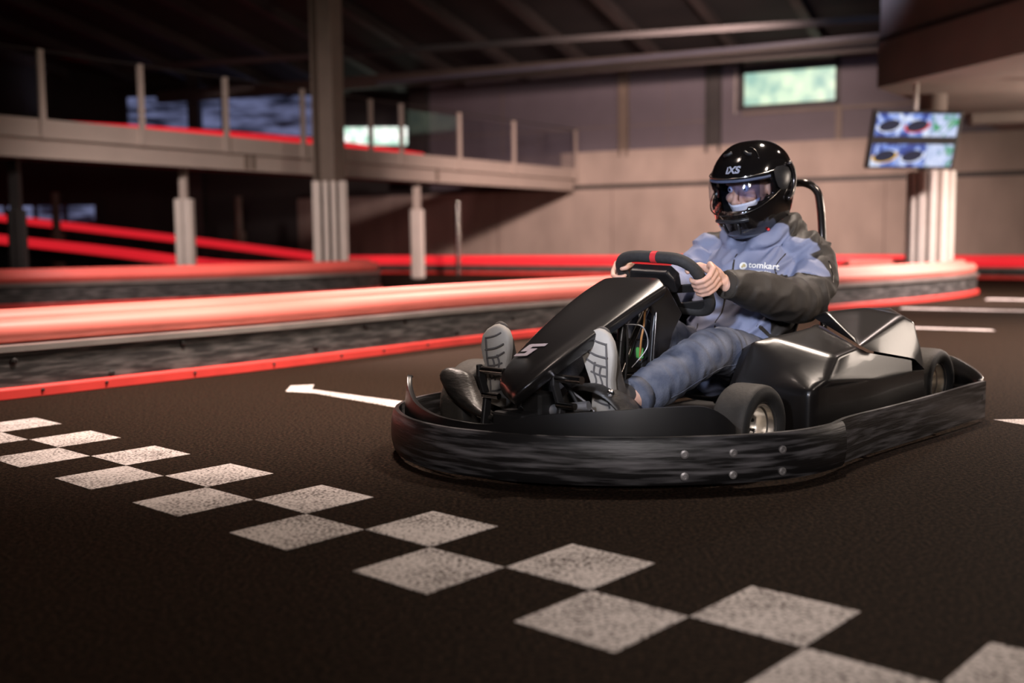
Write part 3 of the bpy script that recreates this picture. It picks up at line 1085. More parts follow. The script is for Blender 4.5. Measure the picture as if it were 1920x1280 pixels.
# inner skirt of the nose: rises into a fin at the far corner
SK = [(1.60, .56, .168), (1.655, .548, .212), (1.71, .515, .241), (1.80, .445, .243), (1.90, .345, .236), (1.98, .235, .226), (2.045, .105, .211), (2.095, -.02, .178), (2.115, -.16, .176), (2.10, -.30, .182), (2.05, -.44, .200), (1.98, -.555, .235), (1.94, -.605, .268), (1.915, -.63, .262)]
bm = BM()
pk = catmull(SK, 5)
lo = [bm.verts.new((p.x + .004, p.y * 1.005, 0.06)) for p in pk]
mid = [bm.verts.new((p.x + 0.004, p.y * 1.006, 0.5 * (0.06 + p.z))) for p in pk]
hi = [bm.verts.new((p.x - 0.004, p.y * 0.995, p.z)) for p in pk]
lip = [bm.verts.new((p.x - 0.014, p.y * 0.975, p.z - 0.001)) for p in pk]
for a, b in ((lo, mid), (mid, hi), (hi, lip)):
    for k in range(len(pk) - 1):
        bm.faces.new((a[k], a[k + 1], b[k + 1], b[k]))
solid(mesh('bumper_skirt', bm, black_plastic, kart, autosm=45), 0.006, 0)

# floor tray and frame tubes
bm = BM()
prism(bm, [(0.1, -.32, .04), (1.15, -.32, .04), (1.45, -.34, .04), (1.85, -.34, .04), (1.97, -.45, .04), (2.06, -.42, .04), (2.10, -.2, .04), (2.05, .10, .04), (1.93, .32, .04), (1.75, .50, .04), (1.62, .56, .04), (1.60, .36, .04), (1.2, .36, .04), (1.15, .62, .04), (.25, .62, .04), (.22, .32, .04), (0.1, .32, .04)], (0, 0, .012))
mesh('floor_tray', bm, black_matte, kart)
bm = BM()
for sg in (1, -1):
    tube(bm, catmull([(-.05, .27 * sg, .085), (.9, .31 * sg, .085), (1.3, .27 * sg, .085), (1.8, .20 * sg, .085), (1.98, .12 * sg, .09)], 6), 0.017, 10)
    tube(bm, [(1.40, .20 * sg, .11), (1.40, .40 * sg, .13)], 0.02, 10)
tube(bm, [(1.98, -.13, .09), (1.98, .13, .09)], 0.017, 10)
tube(bm, [(1.75, -.25, .085), (1.75, .25, .085)], 0.017, 10)
tube(bm, [(.02, -.45, .14), (.02, .45, .14)], 0.022, 12)
for sg in (1, -1):
    tube(bm, [(1.55, .24 * sg, .10), (1.62, .58 * sg, .11), (1.66, .60 * sg, .11)], 0.012, 8)
    tube(bm, [(.95, .30 * sg, .09), (.95, .68 * sg, .10)], 0.014, 8)
    tube(bm, [(.40, .28 * sg, .09), (.40, .68 * sg, .10)], 0.014, 8)
mesh('chassis_frame', bm, black_matte, kart, autosm=50)


def wheel(cx, cy, r, w, rr, sg, name='tyre'):
    M = axis_matrix((cx, cy, r), (0, sg, 0), (1, 0, 0))
    bm = BM()
    h = w / 2
    tp = [(rr, h * 0.72), (rr + 0.012, h * 0.86), (rr + (r - rr) * 0.45, h * 0.99), (r - 0.020, h * 0.97), (r - 0.008, h * 0.88), (r - 0.002, h * 0.74), (r, h * 0.5), (r, 0)]
    tp = tp + [(a, -b) for a, b in reversed(tp[:-1])]
    lathe(bm, tp, 48, M, closed=False)
    for f in list(bm.faces):
        if len(f.verts) > 10:
            bm.faces.remove(f)
    o = mesh(name, bm, [rubber, tread], kart, autosm=60)
    cc = Vector((cx, cy, r))
    for p in o.data.polygons:
        d = p.center - cc
        if math.hypot(d.x, d.z) > r - 0.006:
            p.material_index = 1
    bm = BM()
    lathe(bm, [(rr + 0.004, h * 0.80), (rr + 0.006, h * 0.70), (rr - 0.006, h * 0.72), (rr - 0.008, h * 0.45), (rr - 0.014, h * 0.40), (rr - 0.016, -h * 0.1), (rr - 0.022, -h * 0.2), (0.034, -h * 0.25), (0.030, h * 0.05), (0.012, h * 0.08), (0.0005, h * 0.08)], 40, M)
    for f in list(bm.faces):
        if len(f.verts) > 10:
            bm.faces.remove(f)
    rim = mesh('wheel_rim', bm, alloy, o, autosm=40)
    for k in range(3):
        bm = BM()
        a = 2 * math.pi * k / 3 + 0.4
        p = M @ Vector((0.022 * math.cos(a), 0.022 * math.sin(a), h * 0.02))
        lathe(bm, [(0.006, 0), (0.006, 0.014)], 6, axis_matrix(p, (0, sg, 0), (1, 0, 0)))
        mesh('wheel_nut', bm, dark_chrome, o)
    o['label'] = 'slick kart tyre'
    return o


wheel(1.415, .492, .1415, .135, .080, 1)
wheel(1.71, -.455, .160, .135, .080, -1)
wheel(.035, .475, .1445, .19, .080, 1)
wheel(.035, -.475, .1445, .19, .080, -1)

# nose panel
NP = [((1.385, -.14, .612), (1.365, .098, .617), (1.385, .14, .590)),
      ((1.53, -.135, .560), (1.535, .098, .556), (1.555, .138, .530)),
      ((1.665, -.132, .493), (1.69, .098, .492), (1.715, .138, .468)),
      ((1.775, -.130, .431), (1.82, .095, .434), (1.86, .135, .410)),
      ((1.885, -.125, .363), (1.945, .085, .378), (1.985, .125, .352)),
      ((1.955, -.112, .316), (2.025, .062, .320), (2.06, .098, .300)),
      ((1.988, -.085, .284), (2.05, .028, .285), (2.066, .058, .270)),
      ((1.975, -.070, .255), (2.035, .015, .252), (2.045, .038, .245)),
      ((1.945, -.070, .240), (1.995, .010, .235), (2.0, .030, .232))]
bm = BM()
rows = []
for L, Rr, E_ in NP:
    L, Rr, E_ = Vector(L), Vector(Rr), Vector(E_)
    row = [L + Vector((-.03, .006, -.035)), L + Vector((-.004, -.004, -.008)), L + Vector((0.004, 0.012, 0.003)), L.lerp(Rr, 0.5) + Vector((.002, 0, .004)), Rr + Vector((-.002, -.012, .001)), Rr + Vector((0, .006, -.003)), E_ + Vector((0, -.004, .003)), E_, E_ + Vector((-.03, -.012, -.028))]
    rows.append([bm.verts.new(v) for v in row])
for a, b in zip(rows, rows[1:]):
    for k in range(len(a) - 1):
        bm.faces.new((a[k], a[k + 1], b[k + 1], b[k]))
nose = mesh('nose_panel', bm, cover_black, kart, smooth=True)
solid(nose, 0.006, 1)
subsurf(nose, 2)
nose['label'] = 'satin black sloping nose panel with number 5'


def nose_pt(u, v):
    """u 0..1 across, v in station units up from the tip"""
    k = max(0, min(len(NP) - 2, int(v)))
    f = v - k
    L = Vector(NP[k][0]).lerp(Vector(NP[k + 1][0]), f)
    Q = Vector(NP[k][1]).lerp(Vector(NP[k + 1][1]), f)
    return L.lerp(Q, u)


bm = BM()
# slanted block figure: strokes as (u, v) quads, v counted from the top station downwards
for quad in (((.30, 3.50), (.80, 3.42), (.80, 3.55), (.30, 3.63)), ((.26, 3.53), (.46, 3.50), (.40, 3.80), (.20, 3.83)),
             ((.22, 3.71), (.62, 3.67), (.62, 3.80), (.20, 3.84)), ((.46, 3.69), (.66, 3.67), (.58, 4.0), (.38, 4.02)),
             ((.12, 3.94), (.56, 3.89), (.52, 4.02), (.10, 4.07))):
    g4 = []
    for i in range(5):
        for j in range(3):
            a_ = Vector((*quad[0], 0)).lerp(Vector((*quad[1], 0)), i / 4)
            b_ = Vector((*quad[3], 0)).lerp(Vector((*quad[2], 0)), i / 4)
            c_ = a_.lerp(b_, j / 2)
            p = nose_pt(.02 + c_.x * .78, c_.y) + Vector((0.45, 0.0, 0.9)) * 0.013
            g4.append(bm.verts.new(p))
    for i in range(4):
        for j in range(2):
            bm.faces.new((g4[i * 3 + j], g4[(i + 1) * 3 + j], g4[(i + 1) * 3 + j + 1], g4[i * 3 + j + 1]))
num = mesh('race_number', bm, num_paint, nose)
num['label'] = 'pale grey number 5'

# steering fairing: two cheek plates, struts and column
CH = [(1.355, .590), (1.262, .486), (1.315, .425), (1.345, .356), (1.355, .20), (1.455, .20), (1.455, .282), (1.436, .438), (1.425, .492), (1.47, .545)]
fair = None
for y in (.105, -.115):
    bm = BM()
    prism(bm, [(x, y, z) for x, z in CH], (0, .018, 0))
    f_ = bevel(mesh('steering_fairing', bm, cover_black, kart), 0.005, 2)
    bm = BM()
    tube(bm, catmull([(1.425, y + .022, .50), (1.436, y + .026, .438), (1.452, y + .026, .30), (1.455, y + .024, .21)], 5), 0.005, 8)
    mesh('edge_rib', bm, dark_chrome, f_, autosm=50)
bm = BM()
for p in ([(1.48, .03, .50), (1.50, .03, .40), (1.53, .03, .16)], [(1.44, -.06, .50), (1.47, -.06, .40), (1.52, -.06, .16)]):
    for a, b in zip(p, p[1:]):
        tube(bm, [a, b], (0.016), 8)
mesh('panel_strut', bm, black_plastic, kart, autosm=50)
bm = BM()
tube(bm, [(1.27, 0.0, .56), (1.43, 0.03, .40), (1.60, .06, .20), (1.66, .06, .14)], 0.012, 12)
sc_ = mesh('steering_column', bm, dark_chrome, kart, autosm=50)
for pts, r_, m_ in (([(1.40, .06, .53), (1.44, .085, .46), (1.45, .08, .40), (1.43, .06, .33)], .004, mat('cable_orange', (.35, .16, .05), .5, var=.1)),
                    ([(1.50, .05, .46), (1.46, .095, .45), (1.44, .10, .38), (1.49, .07, .31)], .0025, zinc),
                    ([(1.47, .02, .50), (1.49, .05, .40), (1.50, .05, .28), (1.53, .05, .16)], .006, black_matte),
                    ([(1.86, .03, .40), (1.88, .06, .33), (1.84, .09, .27), (1.82, .12, .20)], .007, black_matte),
                    ([(1.84, .09, .27), (1.80, .12, .23), (1.79, .15, .20)], .004, zinc)):
    bm = BM()
    tube(bm, catmull(pts, 8), r_, 8)
    mesh('cable', bm, m_, kart, autosm=60)
bm = BM()
box(bm, (1.385, -.07, .30), (1.43, .07, .40))
bx_ = bevel(mesh('wiring_box', bm, black_matte, kart), 0.005, 2)
bm = BM()
box(bm, (1.425, .045, .335), (1.438, .075, .375))
cn = bevel(mesh('green_connector', bm, mat('connector_green', (.07, .28, .06), .5, var=.1), bx_), 0.004, 1)
bm = BM()
for k in range(4):
    tube(bm, [(1.43, -.0, .21 + k * .022), (1.435, .05, .215 + k * .022)], 0.005, 8)
mesh('spring', bm, chrome, bx_, autosm=60)

# pedals with chrome pegs
for sg, y0 in ((1, .10), (-1, -.235)):
    bm = BM()
    prism(bm, [(1.93, y0, .34), (1.95, y0, .34), (1.95, y0, .30), (1.92, y0, .22), (1.94, y0, .10), (1.90, y0, .10), (1.89, y0, .22), (1.92, y0, .30)], (0, .016, 0))
    pd = bevel(mesh('pedal', bm, black_matte, kart), 0.003, 1)
    bm = BM()
    tube(bm, [(1.935, y0 + .005, .322), (1.935, y0 + .12, .322)], 0.013, 14)
    mesh('foot_peg', bm, chrome, pd, autosm=40)
    bm = BM()
    tube(bm, [(1.92, y0 + .005, .235), (1.92, y0 + .08, .235)], 0.011, 14)
    mesh('foot_peg', bm, chrome, pd, autosm=40)
bm = BM()
tube(bm, [(1.86, .02, .20), (1.83, .16, .225)], [0.018, 0.016], 12)
tube(bm, [(1.865, .0, .195), (1.86, .02, .20)], 0.011, 10)
mesh('brake_cylinder', bm, zinc, kart, autosm=40)
bm = BM()
box(bm, (1.84, -.06, .12), (1.92, .03, .26))
box(bm, (1.88, -.12, .10), (1.99, .02, .20))
bevel(mesh('front_bracket', bm, black_matte, kart), 0.01, 2)

# plastic foot guards either side of the nose
bm = BM()
bot = catmull([(1.885, -.482, .262), (1.885, -.436, .205), (1.89, -.341, .164), (1.895, -.225, .143), (1.90, -.15, .125)], 5)
topp = catmull([(1.855, -.450, .303), (1.855, -.400, .290), (1.865, -.355, .234), (1.875, -.285, .176), (1.885, -.165, .150)], 5)
rows = []
for a, b in zip(bot, topp):
    m1 = a.lerp(b, .5) + Vector((.018, -.006, .010))
    rows.append([bm.verts.new(v) for v in (a, a.lerp(m1, .5) + Vector((.006, 0, 0)), m1, m1.lerp(b, .5) + Vector((.006, 0, .004)), b, b + Vector((-.03, .02, -.012)))])
for a, b in zip(rows, rows[1:]):
    for k in range(5):
        bm.faces.new((a[k], a[k + 1], b[k + 1], b[k]))
solid(mesh('foot_guard', bm, guard_plastic, kart, smooth=True), 0.005, 0)
bm = BM()
rows = []
for i, (x, hh, wd) in enumerate(((1.83, .275, .125), (1.81, .292, .12), (1.74, .285, .105), (1.66, .25, .09))):
    row = []
    for k in range(13):
        a = math.pi * k / 12
        yy = .135 - wd * math.cos(a) * (1 + 0.12 * (1 - math.sin(a)))
        zz = .13 + (hh - .13) * math.sin(a) ** 0.7
        row.append(bm.verts.new((x - .05 * (1 - math.sin(a)), yy, zz)))
    rows.append(row)
for a, b in zip(rows, rows[1:]):
    for k in range(12):
        bm.faces.new((a[k], a[k + 1], b[k + 1], b[k]))
solid(mesh('foot_guard', bm, guard_plastic, kart, smooth=True), 0.006, 0)
bolt('guard_bolt', (1.80, .225, .268), (.6, .5, .5), 0.012, chrome, kart, 0.006)

# steering wheel
WC = Vector((1.203, 0, .590)); WU = Vector((0, 1, 0)); WV = Vector((.66, 0, .751)); WN_ = Vector((-.751, 0, .66))
ST = R(-3)
wu = WU * math.cos(ST) + WV * math.sin(ST); wv = WV * math.cos(ST) - WU * math.sin(ST)


def wp_(u, v, n=0.0):
    return WC + wu * u + wv * v + WN_ * n


WP = [(-.085, .130), (.02, .132), (.105, .127), (.15, .098), (.169, .045), (.169, -.05), (.151, -.108), (.105, -.130), (0, -.124), (-.105, -.130), (-.151, -.108), (-.169, -.05), (-.169, .045), (-.145, .104)]
bm = BM()
loop = catmull([wp_(u, v) for u, v in WP], 6, closed=True)
P_, n_ = loop, len(loop)
rings = []
for i in range(n_):
    t = (loop[(i + 1) % n_] - loop[i - 1]).normalized()
    b = WN_.cross(t).normalized()
    rings.append([bm.verts.new(loop[i] + (b * math.cos(2 * math.pi * k / 14) + WN_ * math.sin(2 * math.pi * k / 14)) * 0.0215) for k in range(14)])
for i in range(n_):
    a, b = rings[i], rings[(i + 1) % n_]
    for k in range(14):
        bm.faces.new((a[k], a[(k + 1) % 14], b[(k + 1) % 14], b[k]))
sw = mesh('steering_wheel', bm, grip, kart, smooth=True)
bm = BM()
tube(bm, [wp_(.004, .1318), wp_(.02, .1320), wp_(.028, .1320)], 0.0225, 16)
mesh('centre_mark', bm, red_mark, sw, autosm=50)
bm = BM()
for pts in ([(-.16, .02), (-.03, .0), (-.03, -.04), (-.155, -.02)], [(.16, .02), (.03, .0), (.03, -.04), (.155, -.02)], [(-.05, .04), (.05, .04), (.04, -.11), (-.04, -.11)], [(-.16, -.06), (-.04, -.09), (-.04, -.128), (-.12, -.13)], [(.16, -.06), (.04, -.09), (.04, -.128), (.12, -.13)]):
    prism(bm, [wp_(u, v, -.012) for u, v in pts], WN_ * .008)
bevel(mesh('spoke', bm, black_matte, sw), 0.003, 1)
bm = BM()
DM_ = Matrix(((WN_.x, wu.x, wv.x, WC.x), (WN_.y, wu.y, wv.y, WC.y), (WN_.z, wu.z, wv.z, WC.z), (0, 0, 0, 1)))
prism(bm, [wp_(-.095, .075, -.015), wp_(-.075, .112, -.015), (wp_(.085, .112, -.015)), wp_(.105, .075, -.015), wp_(.09, .015, -.015), wp_(-.08, .015, -.015)], WN_ * -.045)
ds = bevel(mesh('display', bm, black_plastic, sw), 0.006, 2)
bm = BM()
prism(bm, [wp_(-.085, .1125, -.012), wp_(.085, .1125, -.012), wp_(.085, .1165, -.012), wp_(-.085, .1165, -.012)], WN_ * -.006)
mesh('light_strip', bm, mat('led_red', (.3, .01, .01), .4, emit=(0.6, .03, .03), estr=0.6), ds)
bm = BM()
prism(bm, [wp_(-.018, .07, -.06), wp_(.012, .07, -.06), wp_(.004, .01, -.06), wp_(-.014, .01, -.06)], WN_ * -.012)
mesh('display_bracket', bm, zinc, ds)

# seat shell
bm = BM()
SP = [((1.02, .155), (.3, 1.0), .16, .03), ((.90, .115), (.1, 1.0), .18, .07), ((.76, .105), (.0, 1.0), .19, .10), ((.62, .14), (.45, .9), .20, .13), ((.53, .26), (.88, .47), .215, .15), ((.45, .42), (.92, .38), .225, .15), ((.385, .56), (.93, .36), .228, .125), ((.345, .66), (.95, .3), .20, .08)]
rows = []
for (x, z), (nx, nz), hw, wing in SP:
    nn = Vector((nx, 0, nz)).normalized()
    row = []
    for k in range(13):
        u = -1 + 2 * k / 12
        lift = wing * max(0, (abs(u) - 0.45) / 0.55) ** 1.6
        row.append(bm.verts.new(Vector((x, u * hw, z)) + nn * lift))
    rows.append(row)
for a, b in zip(rows, rows[1:]):
    for k in range(12):
        bm.faces.new((a[k], a[k + 1], b[k + 1], b[k]))
seat = mesh('seat', bm, black_plastic, kart, smooth=True)
solid(seat, 0.012, 0)
subsurf(seat, 1)
bm = BM()
tube(bm, catmull([(.30, .15, .10), (.245, .14, .45), (.205, .105, .74), (.225, .100, .90), (.24, .088, .955), (.26, .05, .982), (.26, -.01, .985), (.25, -.07, .982), (.235, -.115, .955), (.235, -.13, .9), (.235, -.13, .74), (.245, -.14, .45), (.30, -.15, .10)], 5), 0.0165, 14)
rbar = mesh('roll_bar', bm, dark_chrome, kart, autosm=50)
rbar['label'] = 'dark metal roll hoop behind the helmet'


def soften(o, c):
    """rounded pressings: subdivision with half-sharp creases along the folds and sharp outer edges"""
    me = o.data
    cr = me.attributes.new('crease_edge', 'FLOAT', 'EDGE')
    cnt = {}
    for p in me.polygons:
        p.use_smooth = True
        for k in p.edge_keys:
            cnt[k] = cnt.get(k, 0) + 1
    for e in me.edges:
        cr.data[e.index].value = 1.0 if cnt.get(tuple(sorted(e.vertices)), 0) < 2 else c
    return subsurf(o, 3)


# side pods with their faceted covers
def pod(sg):
    def V(x, y, z):
        return (x, y * sg, z)
    A = V(1.125, .33, .388); B = V(1.055, .355, .402); C_ = V(.93, .385, .413); D = V(.80, .40, .426)
    K = V(.834, .580, .361); E_ = V(1.025, .600, .345); F = V(1.135, .615, .268); G = V(1.205, .600, .245); H = V(1.185, .45, .232); I = V(1.19, .30, .25)
    J = V(.775, .625, .242); L_ = V(.468, .625, .240); Mv = V(.447, .612, .282); N = V(.79, .595, .338)
    G2 = V(1.21, .60, .07); H2 = V(1.19, .45, .06); I2 = V(1.19, .3, .06); J2 = V(.775, .63, .07); L2 = V(.36, .63, .07)
    D2 = V(.72, .36, .43); A2 = V(1.10, .27, .36); C2 = V(.93, .30, .385); D3 = V(.75, .28, .38); I3 = V(1.19, .27, .22)
    L3 = V(.36, .625, .235)
    bm = BM()
    vs = {}

    def v(p):
        if p not in vs:
            vs[p] = bm.verts.new(p)
        return vs[p]

    def f(*ps):
        try:
            bm.faces.new([v(p) for p in ps])
        except ValueError:
            pass
    f(A, B, E_, F, G, H, I)
    f(B, C_, K, E_)
    f(C_, D, K)
    f(E_, K, N, F)
    f(N, Mv, L_, J, F)
    f(F, J, G)
    f(G, J, J2, G2)
    f(H, G, G2, H2)
    f(I, H, H2, I2)
    f(J, L_, L3, L2, J2)
    f(D, D2, K)
    f(D2, N, K)
    f(A2, A, I, I3)
    f(A2, C2, C_, B, A)
    f(C2, D3, D2, D, C_)
    o = mesh('side_pod', bm, cover_black, kart)
    soften(o, .62)
    T1 = V(.74, .40, .478); T2 = V(.50, .43, .480); T3 = V(.30, .46, .470); R0 = V(.40, .555, .453); R2 = V(.345, .575, .42); R3 = V(.335, .60, .33); R4 = V(.335, .62, .235)
    Kb = V(.825, .582, .368); Nb = V(.775, .600, .345); Mb = V(.447, .620, .290)
    T1b = V(.70, .33, .45); T2b = V(.45, .33, .46); T3b = V(.25, .36, .45); S1 = V(.72, .38, .432)
    bm = BM()
    vs.clear()
    f(T1, T2, Kb)
    f(T2, R0, Kb)
    f(T2, T3, R2, R0)
    f(Kb, R0, Mb, Nb)
    f(R0, R2, R3, Mb)
    f(Mb, R3, R4)
    f(T1, Kb, S1)
    f(T1b, T2b, T2, T1)
    f(T2b, T3b, T3, T2)
    f(T1, S1, T1b)
    f(R4, R3, V(.32, .40, .33), V(.32, .40, .2))
    f(R3, R2, T3, V(.30, .40, .40), V(.32, .40, .33))
    q = mesh('pod_cover', bm, cover_black, o)
    soften(q, .64)
    bm = BM()
    prism(bm, [V(.52, .60, .245), V(.47, .615, .245), V(.45, .60, .29), V(.52, .585, .30)], V(0, -.03, 0))
    mesh('vent', bm, black_matte, o)
    return o


pod(1)['label'] = 'faceted satin black side pod beside the driver'
pod(-1)
# ------------------------------------------------------------------ the driver (same axes as the kart)
def ball(bm, c, r, M=None, seg=20):
    c = Vector(c)
    r = r if isinstance(r, (list, tuple)) else (r, r, r)
    T = Matrix.Translation(c) @ (M or Matrix()) @ Matrix.Diagonal((*r, 1))
    bmesh.ops.create_uvsphere(bm, u_segments=seg, v_segments=seg // 2 + 2, radius=1, matrix=T)


NEAR_ARM = [(.54, .12, .695), (.51, .19, .692), (.515, .238, .625), (.61, .265, .538), (.72, .270, .512), (.88, .25, .540), (1.0, .23, .567), (1.118, .212, .584)]
FAR_ARM = [(.525, -.13, .695), (.53, -.215, .69), (.60, -.27, .605), (.74, -.29, .54), (.84, -.285, .535), (.96, -.255, .555), (1.06, -.225, .575), (1.105, -.205, .585)]
ARM_R = [.080, .090, .092, .088, .086, .080, .066, .053]
NEAR_LEG = [(.70, .11, .235), (.88, .145, .285), (1.06, .18, .335), (1.19, .195, .352), (1.32, .195, .320), (1.46, .185, .27), (1.60, .165, .225)]
FAR_LEG = [(.70, -.11, .235), (.90, -.13, .31), (1.10, -.15, .385), (1.26, -.155, .425), (1.38, -.155, .39), (1.54, -.17, .32), (1.70, -.19, .265)]
LEG_R = [.105, .100, .088, .080, .078, .074, .064]


def hand(bm, sg, u0, v0, roll=0.0, wrist=(1.065, .215, .592)):
    """a fist closed round the grip: palm behind, four fingers over the outside to the front, thumb along the top"""
    out = wu * sg

    def at(phi, r, dv):
        return wp_(u0, v0 + dv) + WN_ * (r * math.cos(R(phi))) + out * (r * math.sin(R(phi)))
    W = Vector(wrist)
    fing = [(.040, .0098, 0), (.0185, .0102, 3), (-.003, .0098, 0), (-.0235, .0085, -6)]
    for dv, r, a0 in fing:
        ph = [18, 52, 92, 128, 168, 205, 235]
        rr = [.060, .055, .042, .039, .035, .033, .031]
        pts = [at(p, q, dv * (1.15 if i < 2 else 1.0)) for i, (p, q) in enumerate(zip(ph, rr))]
        tube(bm, pts, [r * 1.18, r * 1.22, r * 1.12, r, r * 1.04, r * .92, r * .72], 12, round_end=True)
        ball(bm, pts[1], r * 1.28)
    # palm
    k0, k1 = at(22, .056, .046), at(22, .056, -.028)
    for t in (0, .25, .5, .75, 1):
        k = k0.lerp(k1, t)
        w = W + wv * (.020 - .040 * t)
        tube(bm, [k, k.lerp(w, .5) + out * .006, w], [.013, .0155, .0165], 12, round_end=True)
    # thumb from the side of the palm
    b = W.lerp(k0, .45) + wv * .010 - out * .006
    tube(bm, [b, at(-22, .048, .046), at(-58, .040, .060), at(-105, .034, .070), at(-135, .030, .074)], [.017, .0145, .0118, .0112, .0085], 12, round_end=True)
    tube(bm, [W, W.lerp(k0.lerp(k1, .5), .3)], [.026, .027], 14, round_end=True)


person = None
bm = BM()
for arm, rs in ((NEAR_ARM, ARM_R), (FAR_ARM, ARM_R)):
    tube(bm, catmull(arm, 3), [.052 - .026 * i / 21 for i in range(22)], 12, round_end=True)
for leg in (NEAR_LEG, FAR_LEG):
    tube(bm, catmull(leg, 3), [.075 - .036 * i / 18 for i in range(19)], 12, round_end=True)
    a = Vector(leg[-1])
    tube(bm, [a, a + Vector((.05, 0, -.03))], [.036, .034], 12, round_end=True)
tube(bm, [(.67, 0, .20), (.65, 0, .34), (.60, 0, .50), (.55, 0, .64), (.535, 0, .71), (.55, 0, .76), (.58, 0, .82)], [(.14, .10), (.13, .10), (.14, .105), (.15, .10), (.11, .08), (.062, .06), (.058, .058)], 20, round_end=True)
HC = Vector((.605, 0.0, .955)); HP = R(13)
HM = Matrix.Translation(HC) @ Matrix.Rotation(HP, 4, 'Y')      # nose-down pitch (X forward)
# head with a face: brow, nose, cheeks, chin, eyes sockets
def H(x, y, z):
    return HM @ Vector((x, y, z))
RT = Matrix.Rotation(HP, 4, 'Y')
ball(bm, H(0.005, 0, .03), (.108, .082, .105), RT)
ball(bm, H(.030, 0, -.045), (.080, .066, .085), RT)
ball(bm, H(.062, 0, -.098), (.034, .034, .026), RT)
tube(bm, [H(.108, 0, .022), H(.128, 0, -.010), H(.140, 0, -.034)], [.009, .011, .014], 10, round_end=True)
for sg in (1, -1):
    ball(bm, H(.126, .013 * sg, -.037), .0085)
    ball(bm, H(.088, .040 * sg, -.020), (.026, .026, .022), RT)
    tube(bm, [H(.110, .012 * sg, .037), H(.107, .034 * sg, .042), H(.090, .056 * sg, .036)], [.008, .009, .007], 8, round_end=True)
    ball(bm, H(.0, .084 * sg, -.005), (.022, .010, .032), RT)
tube(bm, [H(.110, -.024, -.066), H(.118, 0, -.064), H(.110, .024, -.066)], [.006, .009, .006], 8, round_end=True)
tube(bm, [H(.108, -.02, -.078), H(.116, 0, -.078), H(.108, .02, -.078)], [.006, .009, .006], 8, round_end=True)
hand(bm, 1, .168, .012, wrist=(1.112, .205, .590))
hand(bm, -1, -.168, .008, wrist=(1.105, -.20, .588))
person = mesh('person', bm, skin)
fuse(person, 0.0042, 3, 0.5)
person.location = KLOC
person.rotation_euler = (0, 0, KROT)
tag(person, 'person in black helmet, blue jacket and jeans sitting in the kart gripping the steering wheel', 'person')
for sg in (1, -1):
    bm = BM()
    c = H(.098, .034 * sg, .016)
    ball(bm, c, .0135)
    mesh('eye', bm, mat('eye_white', (.7, .7, .72), .2), person, smooth=True)
    bm = BM()
    ball(bm, c + (H(1, 0, 0) - H(0, 0, 0)) * .0095, .0062)
    mesh('iris', bm, mat('iris', (.02, .02, .03), .15), person, smooth=True)


def seg_dist(p, pts):
    best = (9, 0)
    tot = 0
    for i in range(len(pts) - 1):
        a, b = Vector(pts[i]), Vector(pts[i + 1])
        t = max(0, min(1, (p - a).dot(b - a) / (b - a).length_squared))
        d = (p - a.lerp(b, t)).length
        if d < best[0]:
            best = (d, i + t)
    return best


def wrinkle(o, amp, scale, stretch_dir=None, seed=0.0, fn=None):
    me = o.data
    nr = [v.normal.copy() for v in me.vertices]
    for v, n in zip(me.vertices, nr):
        p = v.co.copy()
        a = amp
        q = Vector((p.x * scale[0] + seed, p.y * scale[1], p.z * scale[2]))
        if fn:
            q, a = fn(p, q, a)
        w = noise.noise(q) + 0.5 * noise.noise(q * 2.1 + Vector((3.1, 0, 0)))
        ridge = 1 - min(1, abs(w) * 2.2)
        v.co = p + n * a * (ridge - 0.35)
    me.update()


# jacket: torso, sleeves and hood in one piece of cloth
bm = BM()
tube(bm, catmull([(.70, 0, .20), (.715, 0, .29), (.685, 0, .40), (.635, 0, .51), (.585, 0, .61), (.55, 0, .68), (.54, 0, .735), (.555, 0, .775)], 3),
     [(a, b) for a, b in [(.17, .155)] * 1 + [(.185, .165), (.195, .170), (.20, .172), (.205, .172), (.208, .17), (.21, .165), (.212, .16), (.214, .157), (.214, .152), (.214, .147), (.212, .142), (.208, .136), (.20, .13), (.19, .124), (.178, .118), (.165, .112), (.150, .106), (.132, .10), (.115, .094), (.10, .088), (.088, .083)]], 28, round_end=True)
for arm in (NEAR_ARM, FAR_ARM):
    rs = catmull([(r, 0, 0) for r in ARM_R], 3)
    tube(bm, catmull(arm, 3), [r.x for r in rs], 20)
ball(bm, (.50, .15, .70), (.10, .10, .085))
ball(bm, (.51, -.15, .70), (.10, .10, .085))
# lap fold
ball(bm, (.86, 0, .31), (.11, .15, .055), Matrix.Rotation(R(12), 4, 'Y'))
# hood lying on the shoulders and standing collar
tube(bm, catmull([(.66, .045, .715), (.625, .10, .745), (.55, .135, .785), (.46, .125, .80), (.405, .06, .80), (.395, -.02, .80), (.42, -.09, .80), (.50, -.13, .785), (.59, -.11, .755), (.65, -.05, .72)], 4), [.026 + .020 * math.sin(math.pi * i / 36) for i in range(37)], 12, round_end=True)
tube(bm, catmull([(.44, .11, .745), (.37, .05, .72), (.36, -.05, .72), (.43, -.11, .745)], 4), .050, 12, round_end=True)
# folds at the elbow and armpit
random.seed(3)
jk = mesh('jacket', bm, jacket_cloth, person)
fuse(jk, 0.0075, 5, 0.5)


def fold_fn(p, q, a):
    dn, tn = seg_dist(p, NEAR_ARM)
    df, tf = seg_dist(p, FAR_ARM)
    if min(dn, df) < .105 and (tn if dn < df else tf) > 1.3:
        t = tn if dn < df else tf
        # folds run round the sleeve, bunching near the elbow
        return Vector((t * 0.95 + 11 + p.z * 4, p.z * 6 - p.x * 4, p.y * 7)), a * (0.95 + 0.5 * math.exp(-((t - 3.4) / 1.2) ** 2))
    # body folds sweep from the near shoulder to the lap
    return Vector((p.z * 13 + p.x * 10 - p.y * 5, p.y * 4.5 + p.z * 3, p.x * 3)), a * (2.3 if p.z > .5 else 2.9)


